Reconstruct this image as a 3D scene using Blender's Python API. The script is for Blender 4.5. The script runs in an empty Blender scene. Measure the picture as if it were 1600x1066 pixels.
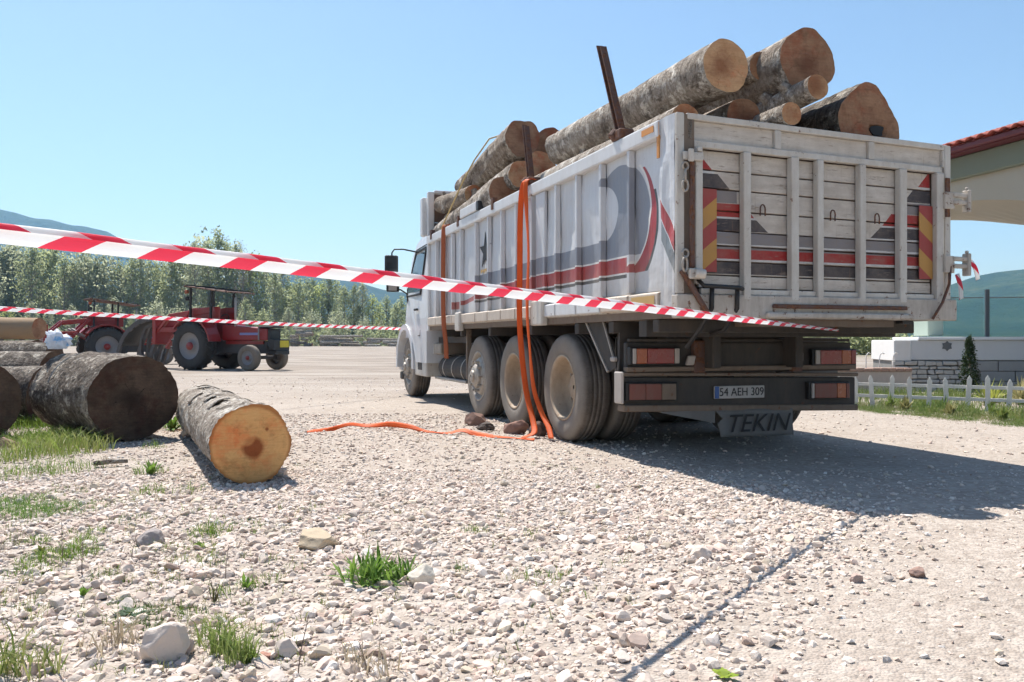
import bpy, bmesh, math, random
import numpy as np
from mathutils import Vector, Matrix, Quaternion, noise as mnoise

# ------------------------------------------------------------------ camera, sky, sun, exposure
SC = bpy.context.scene
COL = SC.collection
FPX, CAMH = 1297.0, 0.966
cam_data = bpy.data.cameras.new('camera')
cam_data.sensor_width = 36.0
cam_data.lens = FPX / 1600.0 * 36.0
cam_data.clip_start = 0.05
cam_data.clip_end = 30000.0
cam = bpy.data.objects.new('camera', cam_data)
COL.objects.link(cam)
cam.location = (0, 0, CAMH)
cam.rotation_euler = (math.radians(90), 0, 0)
SC.camera = cam

SUN_EL = math.radians(59.0)
SUN_AZ = math.radians(-31.8)            # measured from +Y towards +X
SUN_DIR = Vector((math.sin(SUN_AZ) * math.cos(SUN_EL), math.cos(SUN_AZ) * math.cos(SUN_EL), math.sin(SUN_EL)))
world = bpy.data.worlds.new('World')
SC.world = world
world.use_nodes = True
wn = world.node_tree
wn.nodes.clear()
sky = wn.nodes.new('ShaderNodeTexSky')
sky.sky_type = 'NISHITA'
sky.sun_disc = False
sky.sun_elevation = SUN_EL
sky.sun_rotation = SUN_AZ
sky.altitude = 100.0
sky.air_density = 1.2
sky.dust_density = 0.7
sky.ozone_density = 4.0
bg = wn.nodes.new('ShaderNodeBackground')
bg.inputs['Strength'].default_value = 0.080
wo = wn.nodes.new('ShaderNodeOutputWorld')
wn.links.new(sky.outputs[0], bg.inputs['Color'])
wn.links.new(bg.outputs[0], wo.inputs['Surface'])

sun_data = bpy.data.lights.new('sun', 'SUN')
sun_data.energy = 5.0
sun_data.angle = math.radians(0.53)
sun_data.color = (1.0, 0.955, 0.89)
sun = bpy.data.objects.new('sun', sun_data)
COL.objects.link(sun)
sun.rotation_euler = SUN_DIR.to_track_quat('Z', 'Y').to_euler()

SC.view_settings.view_transform = 'Standard'
SC.view_settings.look = 'None'
SC.view_settings.exposure = 0.82
SC.view_settings.gamma = 1.0
SC.view_settings.use_curve_mapping = False
SC.render.engine = 'CYCLES'
SC.cycles.use_denoising = True
SC.cycles.use_adaptive_sampling = True
SC.cycles.adaptive_threshold = 0.04
SC.cycles.max_bounces = 4
SC.cycles.diffuse_bounces = 2
SC.cycles.glossy_bounces = 2
SC.cycles.transmission_bounces = 3
SC.cycles.transparent_max_bounces = 8
SC.cycles.volume_bounces = 1
SC.cycles.caustics_reflective = False
SC.cycles.caustics_refractive = False

rng = random.Random(7)
nrg = np.random.default_rng(11)

# ------------------------------------------------------------------ placement helpers (surveyed from the camera station)
def at(px, py, Y):
    return Vector(((px - 800.0) / FPX * Y, Y, CAMH + (533.0 - py) / FPX * Y))

def ground(px, py, z=0.0):
    Y = (CAMH - z) * FPX / (py - 533.0)
    return Vector(((px - 800.0) / FPX * Y, Y, z))

# ------------------------------------------------------------------ scene-graph helpers
def tag(o, label=None, cat=None, group=None, kind=None):
    if label: o['label'] = label
    if cat: o['category'] = cat
    if group: o['group'] = group
    if kind: o['kind'] = kind
    return o

def empty(name, loc=(0, 0, 0), rz=0.0, parent=None):
    o = bpy.data.objects.new(name, None)
    o.empty_display_size = 0.1
    COL.objects.link(o)
    o.location = loc
    o.rotation_euler = (0, 0, rz)
    if parent is not None: o.parent = parent
    return o

def copy_tree(o, parent=None):
    c = o.copy()
    COL.objects.link(c)
    c.parent = parent
    for ch in list(o.children):
        copy_tree(ch, c)
    return c

class MB:
    """collects shapes of ONE piece and links them as one mesh object"""
    def __init__(self):
        self.v, self.f, self.m, self.uv = [], [], [], None
    def add(self, vs, fs, mi=0):
        n = len(self.v)
        self.v += [tuple(p) for p in vs]
        self.f += [tuple(i + n for i in q) for q in fs]
        self.m += [mi] * len(fs)
        return self
    def box(self, x0, x1, y0, y1, z0, z1, mi=0):
        return self.hexa([(x0, y0, z0), (x1, y0, z0), (x1, y1, z0), (x0, y1, z0), (x0, y0, z1), (x1, y0, z1), (x1, y1, z1), (x0, y1, z1)], mi)
    def hexa(self, p, mi=0):
        return self.add(p, [(0, 3, 2, 1), (4, 5, 6, 7), (0, 1, 5, 4), (1, 2, 6, 5), (2, 3, 7, 6), (3, 0, 4, 7)], mi)
    def bar(self, p, q, w, h, up=(0, 0, 1), mi=0):
        p, q = Vector(p), Vector(q)
        d = (q - p).normalized()
        s = d.cross(Vector(up))
        if s.length < 1e-4: s = d.cross(Vector((0, 1, 0)))
        s.normalize()
        u = s.cross(d).normalized()
        s *= w / 2; u *= h / 2
        return self.hexa([p - s - u, p + s - u, q + s - u, q - s - u, p - s + u, p + s + u, q + s + u, q - s + u], mi)
    def cyl(self, p, q, r, r2=None, n=14, mi=0, caps=True):
        return self.tube([p, q], [r, r if r2 is None else r2], n, mi, caps)
    def tube(self, path, rad, n=8, mi=0, caps=True):
        path = [Vector(p) for p in path]
        if not isinstance(rad, (list, tuple)): rad = [rad] * len(path)
        vs, fs = [], []
        prev = None
        for i, p in enumerate(path):
            a = path[max(i - 1, 0)]; b = path[min(i + 1, len(path) - 1)]
            d = (b - a).normalized()
            if prev is None:
                s = d.cross(Vector((0, 0, 1)))
                if s.length < 1e-3: s = d.cross(Vector((0, 1, 0)))
            else:
                s = prev - d * prev.dot(d)
            s.normalize(); prev = s
            u = d.cross(s)
            for k in range(n):
                t = 2 * math.pi * k / n
                vs.append(p + (s * math.cos(t) + u * math.sin(t)) * rad[i])
        for i in range(len(path) - 1):
            for k in range(n):
                k2 = (k + 1) % n
                fs.append((i * n + k, i * n + k2, (i + 1) * n + k2, (i + 1) * n + k))
        if caps:
            fs.append(tuple(range(n - 1, -1, -1)))
            fs.append(tuple((len(path) - 1) * n + k for k in range(n)))
        return self.add(vs, fs, mi)
    def lathe(self, prof, n=32, center=(0, 0, 0), axis='x', mi=0, closed=False):
        """prof: (radius, offset along axis)"""
        vs, fs = [], []
        cx, cy, cz = center
        for r, o in prof:
            for k in range(n):
                t = 2 * math.pi * k / n
                c, s = r * math.cos(t), r * math.sin(t)
                vs.append((cx + o, cy + c, cz + s) if axis == 'x' else (cx + c, cy + s, cz + o) if axis == 'z' else (cx + s, cy + o, cz + c))
        m = len(prof)
        for i in range(m if closed else m - 1):
            j = (i + 1) % m
            for k in range(n):
                k2 = (k + 1) % n
                fs.append((i * n + k, j * n + k, j * n + k2, i * n + k2))
        return self.add(vs, fs, mi)
    def prism(self, poly, a0, a1, axis='x', mi=0):
        """poly in the two remaining axes, extruded from a0 to a1 along axis"""
        n = len(poly)
        mk = {'x': lambda p, a: (a, p[0], p[1]), 'y': lambda p, a: (p[0], a, p[1]), 'z': lambda p, a: (p[0], p[1], a)}[axis]
        vs = [mk(p, a0) for p in poly] + [mk(p, a1) for p in poly]
        fs = [tuple(range(n - 1, -1, -1)), tuple(range(n, 2 * n))]
        for i in range(n):
            j = (i + 1) % n
            fs.append((i, j, n + j, n + i))
        return self.add(vs, fs, mi)
    def build(self, name, mats, parent=None, smooth=False, bevel=0.0, segs=1, xf=None, loc=None):
        me = bpy.data.meshes.new(name)
        v = self.v if xf is None else [xf(p) for p in self.v]
        me.from_pydata(v, [], self.f)
        if not isinstance(mats, (list, tuple)): mats = [mats]
        for m in mats: me.materials.append(m)
        if len(mats) > 1: me.polygons.foreach_set('material_index', self.m)
        if smooth: me.polygons.foreach_set('use_smooth', [True] * len(me.polygons))
        bm = bmesh.new(); bm.from_mesh(me)
        bmesh.ops.recalc_face_normals(bm, faces=bm.faces)
        bm.to_mesh(me); bm.free()
        if self.uv is not None:
            lay = me.uv_layers.new(name='uv')
            for lp in me.loops:
                lay.data[lp.index].uv = self.uv[lp.vertex_index]
        me.update()
        o = bpy.data.objects.new(name, me)
        COL.objects.link(o)
        if parent is not None: o.parent = parent
        if loc is not None: o.location = loc
        if bevel > 0:
            b = o.modifiers.new('bevel', 'BEVEL')
            b.width = bevel; b.segments = segs; b.limit_method = 'ANGLE'; b.angle_limit = math.radians(40)
        return o

def np_mesh(name, verts, tris, mat, parent=None, color=None, smooth=False, nside=3):
    me = bpy.data.meshes.new(name)
    nv, nf = len(verts), len(tris)
    me.vertices.add(nv)
    me.vertices.foreach_set('co', np.asarray(verts, dtype=np.float32).ravel())
    me.loops.add(nf * nside)
    me.loops.foreach_set('vertex_index', np.asarray(tris, dtype=np.int32).ravel())
    me.polygons.add(nf)
    me.polygons.foreach_set('loop_start', np.arange(0, nf * nside, nside, dtype=np.int32))
    me.polygons.foreach_set('loop_total', np.full(nf, nside, dtype=np.int32))
    me.polygons.foreach_set('use_smooth', np.full(nf, smooth, dtype=bool))
    me.materials.append(mat)
    if color is not None:
        a = me.attributes.new('tint', 'FLOAT_COLOR', 'POINT')
        c = np.ones((nv, 4), dtype=np.float32); c[:, :3] = color
        a.data.foreach_set('color', c.ravel())
    me.update(calc_edges=True)
    me.validate()
    o = bpy.data.objects.new(name, me)
    COL.objects.link(o)
    if parent is not None: o.parent = parent
    return o

# ------------------------------------------------------------------ node helpers
class X:
    """a float socket with arithmetic, so that masks can be written as formulas"""
    def __init__(self, g, s): self.g, self.s = g, s
    def _op(self, op, *o): return self.g.math(op, self, *o)
    def __add__(self, o): return self._op('ADD', o)
    __radd__ = __add__
    def __sub__(self, o): return self._op('SUBTRACT', o)
    def __rsub__(self, o): return self.g.math('SUBTRACT', o, self)
    def __mul__(self, o): return self._op('MULTIPLY', o)
    __rmul__ = __mul__
    def __truediv__(self, o): return self._op('DIVIDE', o)
    def lt(self, o): return self._op('LESS_THAN', o)
    def gt(self, o): return self._op('GREATER_THAN', o)
    def mn(self, o): return self._op('MINIMUM', o)
    def mx(self, o): return self._op('MAXIMUM', o)
    def abs(self): return self._op('ABSOLUTE')
    def sqrt(self): return self._op('SQRT')
    def frac(self): return self._op('FRACT')
    def pow(self, o): return self._op('POWER', o)
    def sin(self): return self._op('SINE')
    def between(self, a, b): return self.gt(a) * self.lt(b)
    def clamp(self): return self.mx(0.0).mn(1.0)
    def step(self, a, b): return ((self - a) / (b - a)).clamp()

class G:
    def __init__(self, name, rough=0.8, spec=0.3):
        self.mat = bpy.data.materials.new(name)
        self.mat.use_nodes = True
        self.nt = self.mat.node_tree
        self.bsdf = self.nt.nodes['Principled BSDF']
        self.out = self.nt.nodes['Material Output']
        self.bsdf.inputs['Roughness'].default_value = rough
        self.bsdf.inputs['Specular IOR Level'].default_value = spec
        self.tc = self.nt.nodes.new('ShaderNodeTexCoord')
        self.geo = None
    def new(self, t): return self.nt.nodes.new(t)
    def link(self, a, b):
        self.nt.links.new(a.s if isinstance(a, X) else a, b)
    def put(self, v, sock):
        if isinstance(v, X): self.nt.links.new(v.s, sock)
        elif isinstance(v, (int, float)): sock.default_value = v
        elif isinstance(v, (tuple, list)):
            sock.default_value = (v[0], v[1], v[2], 1.0) if len(sock.default_value) == 4 else v
        else: self.nt.links.new(v, sock)
    def math(self, op, *a):
        n = self.new('ShaderNodeMath'); n.operation = op
        for i, v in enumerate(a): self.put(v, n.inputs[i])
        return X(self, n.outputs[0])
    def obj(self): return self.tc.outputs['Object']
    def uvc(self): return self.tc.outputs['UV']
    def pos(self):
        if self.geo is None: self.geo = self.new('ShaderNodeNewGeometry')
        return self.geo.outputs['Position']
    def xyz(self, v):
        n = self.new('ShaderNodeSeparateXYZ'); self.nt.links.new(v, n.inputs[0])
        return [X(self, s) for s in n.outputs]
    def vec(self, x, y, z):
        n = self.new('ShaderNodeCombineXYZ')
        for i, v in enumerate((x, y, z)): self.put(v, n.inputs[i])
        return n.outputs[0]
    def scaled(self, v, s):
        n = self.new('ShaderNodeMapping'); self.nt.links.new(v, n.inputs['Vector'])
        n.inputs['Scale'].default_value = s
        return n.outputs[0]
    def noise(self, v, scale, detail=4.0, rough=0.55, dist=0.0):
        n = self.new('ShaderNodeTexNoise'); self.nt.links.new(v, n.inputs['Vector'])
        n.inputs['Scale'].default_value = scale; n.inputs['Detail'].default_value = detail
        n.inputs['Roughness'].default_value = rough; n.inputs['Distortion'].default_value = dist
        return X(self, n.outputs['Fac'])
    def voro(self, v, scale, feature='F1', out='Distance', rand=1.0):
        n = self.new('ShaderNodeTexVoronoi'); self.nt.links.new(v, n.inputs['Vector'])
        n.feature = feature
        n.inputs['Scale'].default_value = scale
        n.inputs['Randomness'].default_value = rand
        return X(self, n.outputs[out]) if out == 'Distance' else n.outputs[out]
    def attr(self, name):
        n = self.new('ShaderNodeAttribute'); n.attribute_name = name
        return n.outputs['Color']
    def rand(self):
        n = self.new('ShaderNodeObjectInfo')
        return X(self, n.outputs['Random'])
    def ramp(self, fac, stops, interp='LINEAR'):
        n = self.new('ShaderNodeValToRGB')
        cr = n.color_ramp; cr.interpolation = interp
        while len(cr.elements) < len(stops): cr.elements.new(0.5)
        for e, (p, c) in zip(cr.elements, stops):
            e.position = p; e.color = (c[0], c[1], c[2], 1)
        self.put(fac, n.inputs[0])
        return n.outputs[0]
    def mix(self, fac, a, b, mode='MIX'):
        n = self.new('ShaderNodeMix'); n.data_type = 'RGBA'; n.blend_type = mode
        self.put(fac, n.inputs[0]); self.put(a, n.inputs[6]); self.put(b, n.inputs[7])
        return n.outputs[2]
    def color(self, c): self.put(c, self.bsdf.inputs['Base Color']); return self
    def rough(self, r): self.put(r, self.bsdf.inputs['Roughness']); return self
    def bump(self, h, strength=0.5, dist=0.01):
        n = self.new('ShaderNodeBump')
        n.inputs['Strength'].default_value = strength; n.inputs['Distance'].default_value = dist
        self.put(h, n.inputs['Height'])
        self.nt.links.new(n.outputs[0], self.bsdf.inputs['Normal'])
        return self

def painted(name, base, dirt=(0.24, 0.19, 0.14), dirt_amt=0.5, rust_amt=0.0, rough=0.55, scale=3.0, spec=0.4, metal=0.0, bump=0.15):
    g = G(name, rough, spec)
    v = g.obj()
    n1 = g.noise(v, scale, 6, 0.65)
    n2 = g.noise(g.scaled(v, (1, 1, 0.25)), scale * 5, 5, 0.6)
    c = g.mix((n1 * 0.6 + n2 * 0.6 - 0.45).clamp() * dirt_amt * 2.0, base, dirt)
    fine = g.noise(v, 90, 3, 0.6)
    c = g.mix((fine - 0.4).clamp() * 0.35, c, tuple(x * 0.55 for x in base))
    if rust_amt > 0:
        r = g.noise(v, scale * 4.3, 7, 0.7)
        m = r.step(0.66 - rust_amt * 0.3, 0.72 - rust_amt * 0.3)
        rc = g.ramp(g.noise(v, 40, 4), [(0.3, (0.06, 0.025, 0.015)), (0.7, (0.22, 0.09, 0.04))])
        c = g.mix(m, c, rc)
    g.color(c)
    g.rough((n1 * 0.3 + (rough - 0.12)).clamp())
    g.bsdf.inputs['Metallic'].default_value = metal
    if bump: g.bump(n2 + fine * 0.5, bump, 0.006)
    return g.mat
# ------------------------------------------------------------------ materials
def mat_ground():
    g = G('gravel_ground', 0.95, 0.15)
    p = g.pos()
    x, y, z = g.xyz(p)
    big = g.noise(p, 0.35, 5, 0.6)
    med = g.noise(p, 2.2, 6, 0.65)
    cells = g.voro(g.scaled(p, (1, 1, 0.2)), 34.0, 'F1', 'Color')
    cs = g.new('ShaderNodeSeparateColor'); g.nt.links.new(cells, cs.inputs[0])
    cr = X(g, cs.outputs[0])
    peb = g.ramp(cr, [(0.0, (0.30, 0.245, 0.205)), (0.35, (0.41, 0.345, 0.295)), (0.7, (0.50, 0.43, 0.37)), (1.0, (0.60, 0.535, 0.47))])
    dirt = g.ramp(med, [(0.3, (0.27, 0.225, 0.185)), (0.7, (0.40, 0.345, 0.295))])
    near = g.mix((0.35 + big * 0.5).clamp(), peb, dirt)
    far = g.ramp(g.noise(g.scaled(p, (0.35, 1.0, 1.0)), 0.55, 7, 0.68), [(0.3, (0.17, 0.135, 0.108)), (0.48, (0.295, 0.25, 0.21)), (0.7, (0.40, 0.355, 0.305))])
    c = g.mix(y.step(9.0, 26.0), near, far)
    track = g.noise(g.scaled(p, (0.12, 0.9, 1.0)), 0.8, 5, 0.6).step(0.52, 0.66)
    c = g.mix(track * y.step(14.0, 30.0) * 0.55, c, (0.17, 0.125, 0.095))
    grass = g.ramp(g.noise(p, 0.05, 5, 0.6), [(0.3, (0.10, 0.11, 0.045)), (0.7, (0.20, 0.18, 0.09))])
    c = g.mix(y.step(150.0, 175.0).mx((x * -1.0).step(120.0, 160.0)).mx(x.step(18.0, 30.0)), c, grass)
    g.color(c)
    d1 = g.voro(p, 34.0)
    d2 = g.voro(p, 90.0)
    g.bump(d1 * -0.6 + d2 * -0.5 + med * 1.0, 0.7, 0.016)
    return g.mat

def mat_stone():
    g = G('crushed_limestone', 0.9, 0.2)
    p = g.pos()
    n = g.noise(p, 70, 5, 0.65)
    c = g.mix(n * 0.30, g.attr('tint'), (0.42, 0.33, 0.265))
    g.color(c)
    g.bump(g.noise(p, 160, 4, 0.6), 0.35, 0.004)
    return g.mat

def mat_leaf(name, c1, c2, trans=0.35, rough=0.6):
    g = G(name, rough, 0.25)
    c = g.ramp(g.noise(g.pos(), 1.7, 3), [(0.3, c1), (0.7, c2)])
    g.color(c)
    t = g.new('ShaderNodeBsdfTranslucent'); g.nt.links.new(c, t.inputs[0])
    m = g.new('ShaderNodeMixShader'); m.inputs[0].default_value = trans
    g.nt.links.new(g.bsdf.outputs[0], m.inputs[1]); g.nt.links.new(t.outputs[0], m.inputs[2])
    g.nt.links.new(m.outputs[0], g.out.inputs['Surface'])
    return g.mat

def mat_tint_leaf(name, trans=0.35):
    g = G(name, 0.6, 0.25)
    c = g.attr('tint')
    g.color(c)
    t = g.new('ShaderNodeBsdfTranslucent'); g.nt.links.new(c, t.inputs[0])
    m = g.new('ShaderNodeMixShader'); m.inputs[0].default_value = trans
    g.nt.links.new(g.bsdf.outputs[0], m.inputs[1]); g.nt.links.new(t.outputs[0], m.inputs[2])
    g.nt.links.new(m.outputs[0], g.out.inputs['Surface'])
    return g.mat

def mat_bark(name, dark, mid, pale, lichen=0.45, bumpd=0.02, ringy=0.6):
    g = G(name, 0.92, 0.15)
    v = g.obj()
    n1 = g.noise(v, 3.5, 8, 0.7, 0.4)
    n2 = g.noise(g.scaled(v, (1.0, 1.0, 3.2)), 9.0, 7, 0.7)
    n3 = g.noise(v, 45, 5, 0.65)
    k = (n1 * 0.45 + n2 * 0.4 + n3 * 0.3 - 0.08)
    c = g.ramp(k, [(0.36, dark), (0.51, mid), (0.66, pale)])
    lm = g.noise(v, 6.0, 7, 0.78).step(0.53, 0.60)
    c = g.mix(lm * lichen, c, tuple(min(1, q * 1.35) for q in pale))
    dm = g.noise(g.scaled(v, (1, 1, 0.6)), 5.5, 7, 0.75).step(0.54, 0.62)
    c = g.mix(dm * 0.75, c, tuple(q * 0.6 for q in dark))
    g.color(c)
    vo = g.voro(g.scaled(v, (1.0, 1.0, 1.8)), 26.0)
    g.bump(n2 * ringy + n3 * 0.5 + vo * 0.5 + n1 * 0.4, 0.9, bumpd)
    return g.mat

def mat_cut(name, light, mid, core, dirt=0.3, cracks=0.35, core_r=0.33, heart=0.0):
    g = G(name, 0.85, 0.15)
    v = g.obj()
    x, y, z = g.xyz(v)
    rnd = g.rand()
    mp = g.new('ShaderNodeVectorMath'); mp.operation = 'ADD'
    g.nt.links.new(v, mp.inputs[0]); g.nt.links.new(g.vec(rnd * 37.0, rnd * 91.0, rnd * 13.0), mp.inputs[1])
    q = mp.outputs[0]
    w = g.noise(q, 4.0, 4, 0.6)
    ox = (rnd * 7.31).frac() * 0.12 - 0.06
    oy = (rnd * 3.77).frac() * 0.12 - 0.06
    dx = x - ox; dy = y - oy
    r = (dx * dx + dy * dy).sqrt() + (w - 0.5) * 0.10
    rings = ((r * 210.0).sin() * 0.5 + 0.5)
    c = g.mix(rings * 0.16, light, mid)
    c = g.mix(g.noise(q, 5.0, 7, 0.72).step(0.40, 0.70) * 0.85, c, mid)
    red = tuple((mid[0] * 1.15, mid[1] * 0.62, mid[2] * 0.55))
    c = g.mix(g.noise(q, 3.1, 6, 0.7).step(0.48, 0.62) * 0.75, c, red)
    saw = g.noise(g.scaled(q, (2.0, 24.0, 1.0)), 3.0, 4, 0.6)
    c = g.mix(saw.step(0.48, 0.72) * 0.30, c, tuple(k * 0.55 for k in mid))
    grime = g.noise(q, 11.0, 6, 0.75).step(0.52, 0.70)
    c = g.mix(grime * 0.5, c, tuple(k * 0.4 for k in mid))
    if heart > 0:
        # crescent-shaped dark heart
        hx = x + 0.015; hy = y + 0.02
        hr = (hx * hx + hy * hy).sqrt() + (g.noise(q, 14.0, 4) - 0.5) * 0.035
        cut = ((x - 0.03) * (x - 0.03) + (y - 0.05) * (y - 0.05)).sqrt()
        c = g.mix((1.0 - hr.step(0.055, 0.085)) * (0.45 + 0.55 * cut.step(0.05, 0.065)) * heart, c, core)
        kn = ((x + 0.105) * (x + 0.105) + (y - 0.10) * (y - 0.10)).sqrt()
        c = g.mix((1.0 - kn.step(0.008, 0.014)) * 0.8, c, core)
        rim = (x * x + y * y).sqrt()
        c = g.mix(rim.step(0.243, 0.262) * 0.7, c, (0.30, 0.10, 0.03))
    else:
        rc = r + (g.noise(q, 9.0, 5, 0.7) - 0.5) * 0.16
        c = g.mix((1.0 - rc.step(core_r * 0.10, core_r * 0.40)) * ((rnd * 11.7).frac() * 0.7 + 0.1), c, core)
    ang = g.math('ARCTAN2', dy, dx)
    cr = (((ang * 0.8 + (rnd * 5.0) + (w - 0.5) * 1.2)).frac() - 0.5).abs()
    crack = cr.lt(0.010) * r.lt(0.17 + (w - 0.5) * 0.3)
    c = g.mix(crack * cracks, c, tuple(k * 0.25 for k in core))
    st = g.noise(q, 2.4, 5, 0.7).step(0.46, 0.68)
    c = g.mix(st * dirt, c, tuple(k * 0.5 for k in mid))
    g.color(c)
    g.bump(saw + g.noise(v, 60, 4) * 0.6 - crack * 2.0, 0.6, 0.008)
    return g.mat

MAT = {}
MAT['ground'] = mat_ground()
MAT['stone'] = mat_stone()
MAT['bark'] = mat_bark('beech_bark', (0.085, 0.058, 0.042), (0.27, 0.22, 0.175), (0.52, 0.48, 0.42), 0.6, 0.03)
MAT['bark_pale'] = mat_bark('pale_flaking_bark', (0.10, 0.072, 0.052), (0.36, 0.31, 0.26), (0.62, 0.58, 0.52), 0.7, 0.04, 1.0)
MAT['bark_dark'] = mat_bark('weathered_dark_bark', (0.04, 0.030, 0.024), (0.17, 0.14, 0.115), (0.42, 0.38, 0.32), 0.75, 0.05, 0.7)
MAT['cut'] = mat_cut('sawn_beech_end', (0.58, 0.37, 0.21), (0.42, 0.225, 0.115), (0.19, 0.062, 0.03), 0.35)
MAT['cut_fresh'] = mat_cut('fresh_sawn_end', (0.70, 0.40, 0.165), (0.60, 0.30, 0.105), (0.24, 0.06, 0.02), 0.06, 0.15, 0.30, 0.9)
MAT['cut_brown'] = mat_cut('brown_sawn_end', (0.36, 0.21, 0.13), (0.24, 0.125, 0.072), (0.13, 0.05, 0.03), 0.4)
MAT['cut_dark'] = mat_cut('weathered_grey_end', (0.15, 0.10, 0.07), (0.065, 0.045, 0.033), (0.018, 0.014, 0.012), 0.5, 1.0)
MAT['sapwood'] = painted('torn_sapwood', (0.34, 0.235, 0.145), (0.20, 0.13, 0.08), 0.4, 0, 0.9)

MAT['grass'] = mat_tint_leaf('grass_blades', 0.4)
MAT['poplar_a'] = mat_leaf('willow_leaves', (0.27, 0.30, 0.15), (0.42, 0.45, 0.26), 0.75)
MAT['poplar_b'] = mat_leaf('silver_leaves', (0.34, 0.36, 0.23), (0.48, 0.50, 0.34), 0.75)
MAT['poplar_c'] = mat_leaf('young_leaves', (0.32, 0.36, 0.13), (0.47, 0.51, 0.22), 0.75)
MAT['poplar_d'] = mat_leaf('dark_leaves', (0.21, 0.24, 0.12), (0.32, 0.35, 0.19), 0.7)
MAT['twigs'] = mat_leaf('bare_twigs', (0.16, 0.125, 0.10), (0.24, 0.19, 0.15), 0.2)
MAT['cypress'] = mat_leaf('cypress_leaves', (0.02, 0.04, 0.014), (0.045, 0.07, 0.022), 0.2)
MAT['tree_bark'] = painted('tree_trunk_bark', (0.30, 0.265, 0.225), (0.07, 0.055, 0.045), 0.6, 0, 0.95)

# ------------------------------------------------------------------ ground
def ground_z(x, y):
    n = mnoise.noise((x * 0.9, y * 0.9, 0.3)) * 0.018 + mnoise.noise((x * 0.3, y * 0.3, 4.3)) * 0.03
    w = min(1.0, max(0.0, (5.6 - y) / 2.0)) if x > -3.2 else min(1.0, max(0.0, (6.5 - y) / 2.0))
    return n * w

def build_ground():
    xs = [-9000, -4000, -1500, -600, -250, -120, -60, -30, -18, -11] + [i * 0.25 for i in range(-32, 25)] + [8, 11, 18, 30, 60, 120, 250, 600, 1500, 4000, 9000]
    ys = [-3000, -600, -100, -25, -8, -3] + [i * 0.25 for i in range(0, 33)] + [9, 10, 12, 15, 20, 30, 45, 70, 110, 160, 230, 400, 800, 1600, 3500, 9000]
    vs = [(x, y, ground_z(x, y) if abs(x) < 9 and 0 <= y < 9 else 0.0) for y in ys for x in xs]
    w = len(xs)
    fs = [(j * w + i, j * w + i + 1, (j + 1) * w + i + 1, (j + 1) * w + i) for j in range(len(ys) - 1) for i in range(w - 1)]
    m = MB(); m.add(vs, fs)
    return tag(m.build('ground', MAT['ground'], smooth=True), kind='structure')
build_ground()

# ------------------------------------------------------------------ hills
def mat_hill(name, c1, c2, c3):
    g = G(name, 1.0, 0.0)
    p = g.pos()
    n = g.noise(p, 0.012, 8, 0.7)
    n2 = g.noise(p, 0.05, 5, 0.7)
    c = g.ramp(n * 0.6 + n2 * 0.4, [(0.36, c1), (0.5, c2), (0.66, c3)])
    g.color(c)
    g.bump(n2, 1.0, 12.0)
    return g.mat

def hill(name, Y0, pts, depth, mat, seed):
    """ridge line through (px, py) as seen along the valley, with a wooded slope falling towards the yard"""
    xs = np.linspace(pts[0][0], pts[-1][0], 130)
    ys = np.interp(xs, [p[0] for p in pts], [p[1] for p in pts])
    rows = 46
    vs, fs = [], []
    for j in range(rows + 8):
        t = j / rows
        y = Y0 - depth * (1 - t)
        for i in range(len(xs)):
            x = (xs[i] - 800) / FPX * Y0
            hz = max(2.0, (533.0 - ys[i]) / FPX * Y0)
            k = t if t <= 1 else 1 - (t - 1) * 3
            prof = max(0.0, k) ** 1.25
            q = mnoise.fractal((x * 0.004 + seed, y * 0.004, seed * 1.7), 0.9, 2.1, 6)
            env = math.sin(min(1.0, max(0.0, k)) * math.pi)
            z = hz * prof + q * hz * 0.22 * env + mnoise.noise((x * 0.02, y * 0.02, seed)) * Y0 * 0.0016 * min(1, k * 4)
            z = z - 6.0 if j == 0 else z
            vs.append((x * (y / Y0) ** 0.35, y, z))
    w = len(xs)
    fs = [(j * w + i, j * w + i + 1, (j + 1) * w + i + 1, (j + 1) * w + i) for j in range(rows + 7) for i in range(w - 1)]
    m = MB(); m.add(vs, fs)
    return tag(m.build(name, mat, smooth=True), kind='structure')
MAT['hill_far'] = mat_hill('far_forest', (0.018, 0.028, 0.016), (0.03, 0.045, 0.022), (0.06, 0.065, 0.035))
MAT['hill_near'] = mat_hill('hill_forest', (0.012, 0.022, 0.010), (0.025, 0.045, 0.015), (0.075, 0.085, 0.035))
hill('hill', 2300, [(-900, 330), (-500, 290), (-250, 268), (-100, 300), (-20, 322), (0, 326), (25, 333), (50, 339), (80, 344), (110, 350), (140, 355), (170, 362), (205, 384), (260, 420), (330, 455), (420, 490), (520, 525)], 900, MAT['hill_far'], 3.1)
hill('hill', 2000, [(180, 525), (280, 470), (350, 432), (420, 420), (480, 424), (540, 436), (600, 452), (660, 462), (760, 480), (900, 498), (1050, 512), (1250, 527)], 800, MAT['hill_far'], 9.4)
hill('hill', 1500, [(1180, 527), (1270, 508), (1350, 486), (1420, 462), (1480, 445), (1505, 438), (1530, 431), (1560, 424), (1585, 421), (1620, 418), (1700, 405), (1850, 380), (2100, 350), (2400, 360), (2700, 420)], 800, MAT['hill_near'], 5.7)

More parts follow.
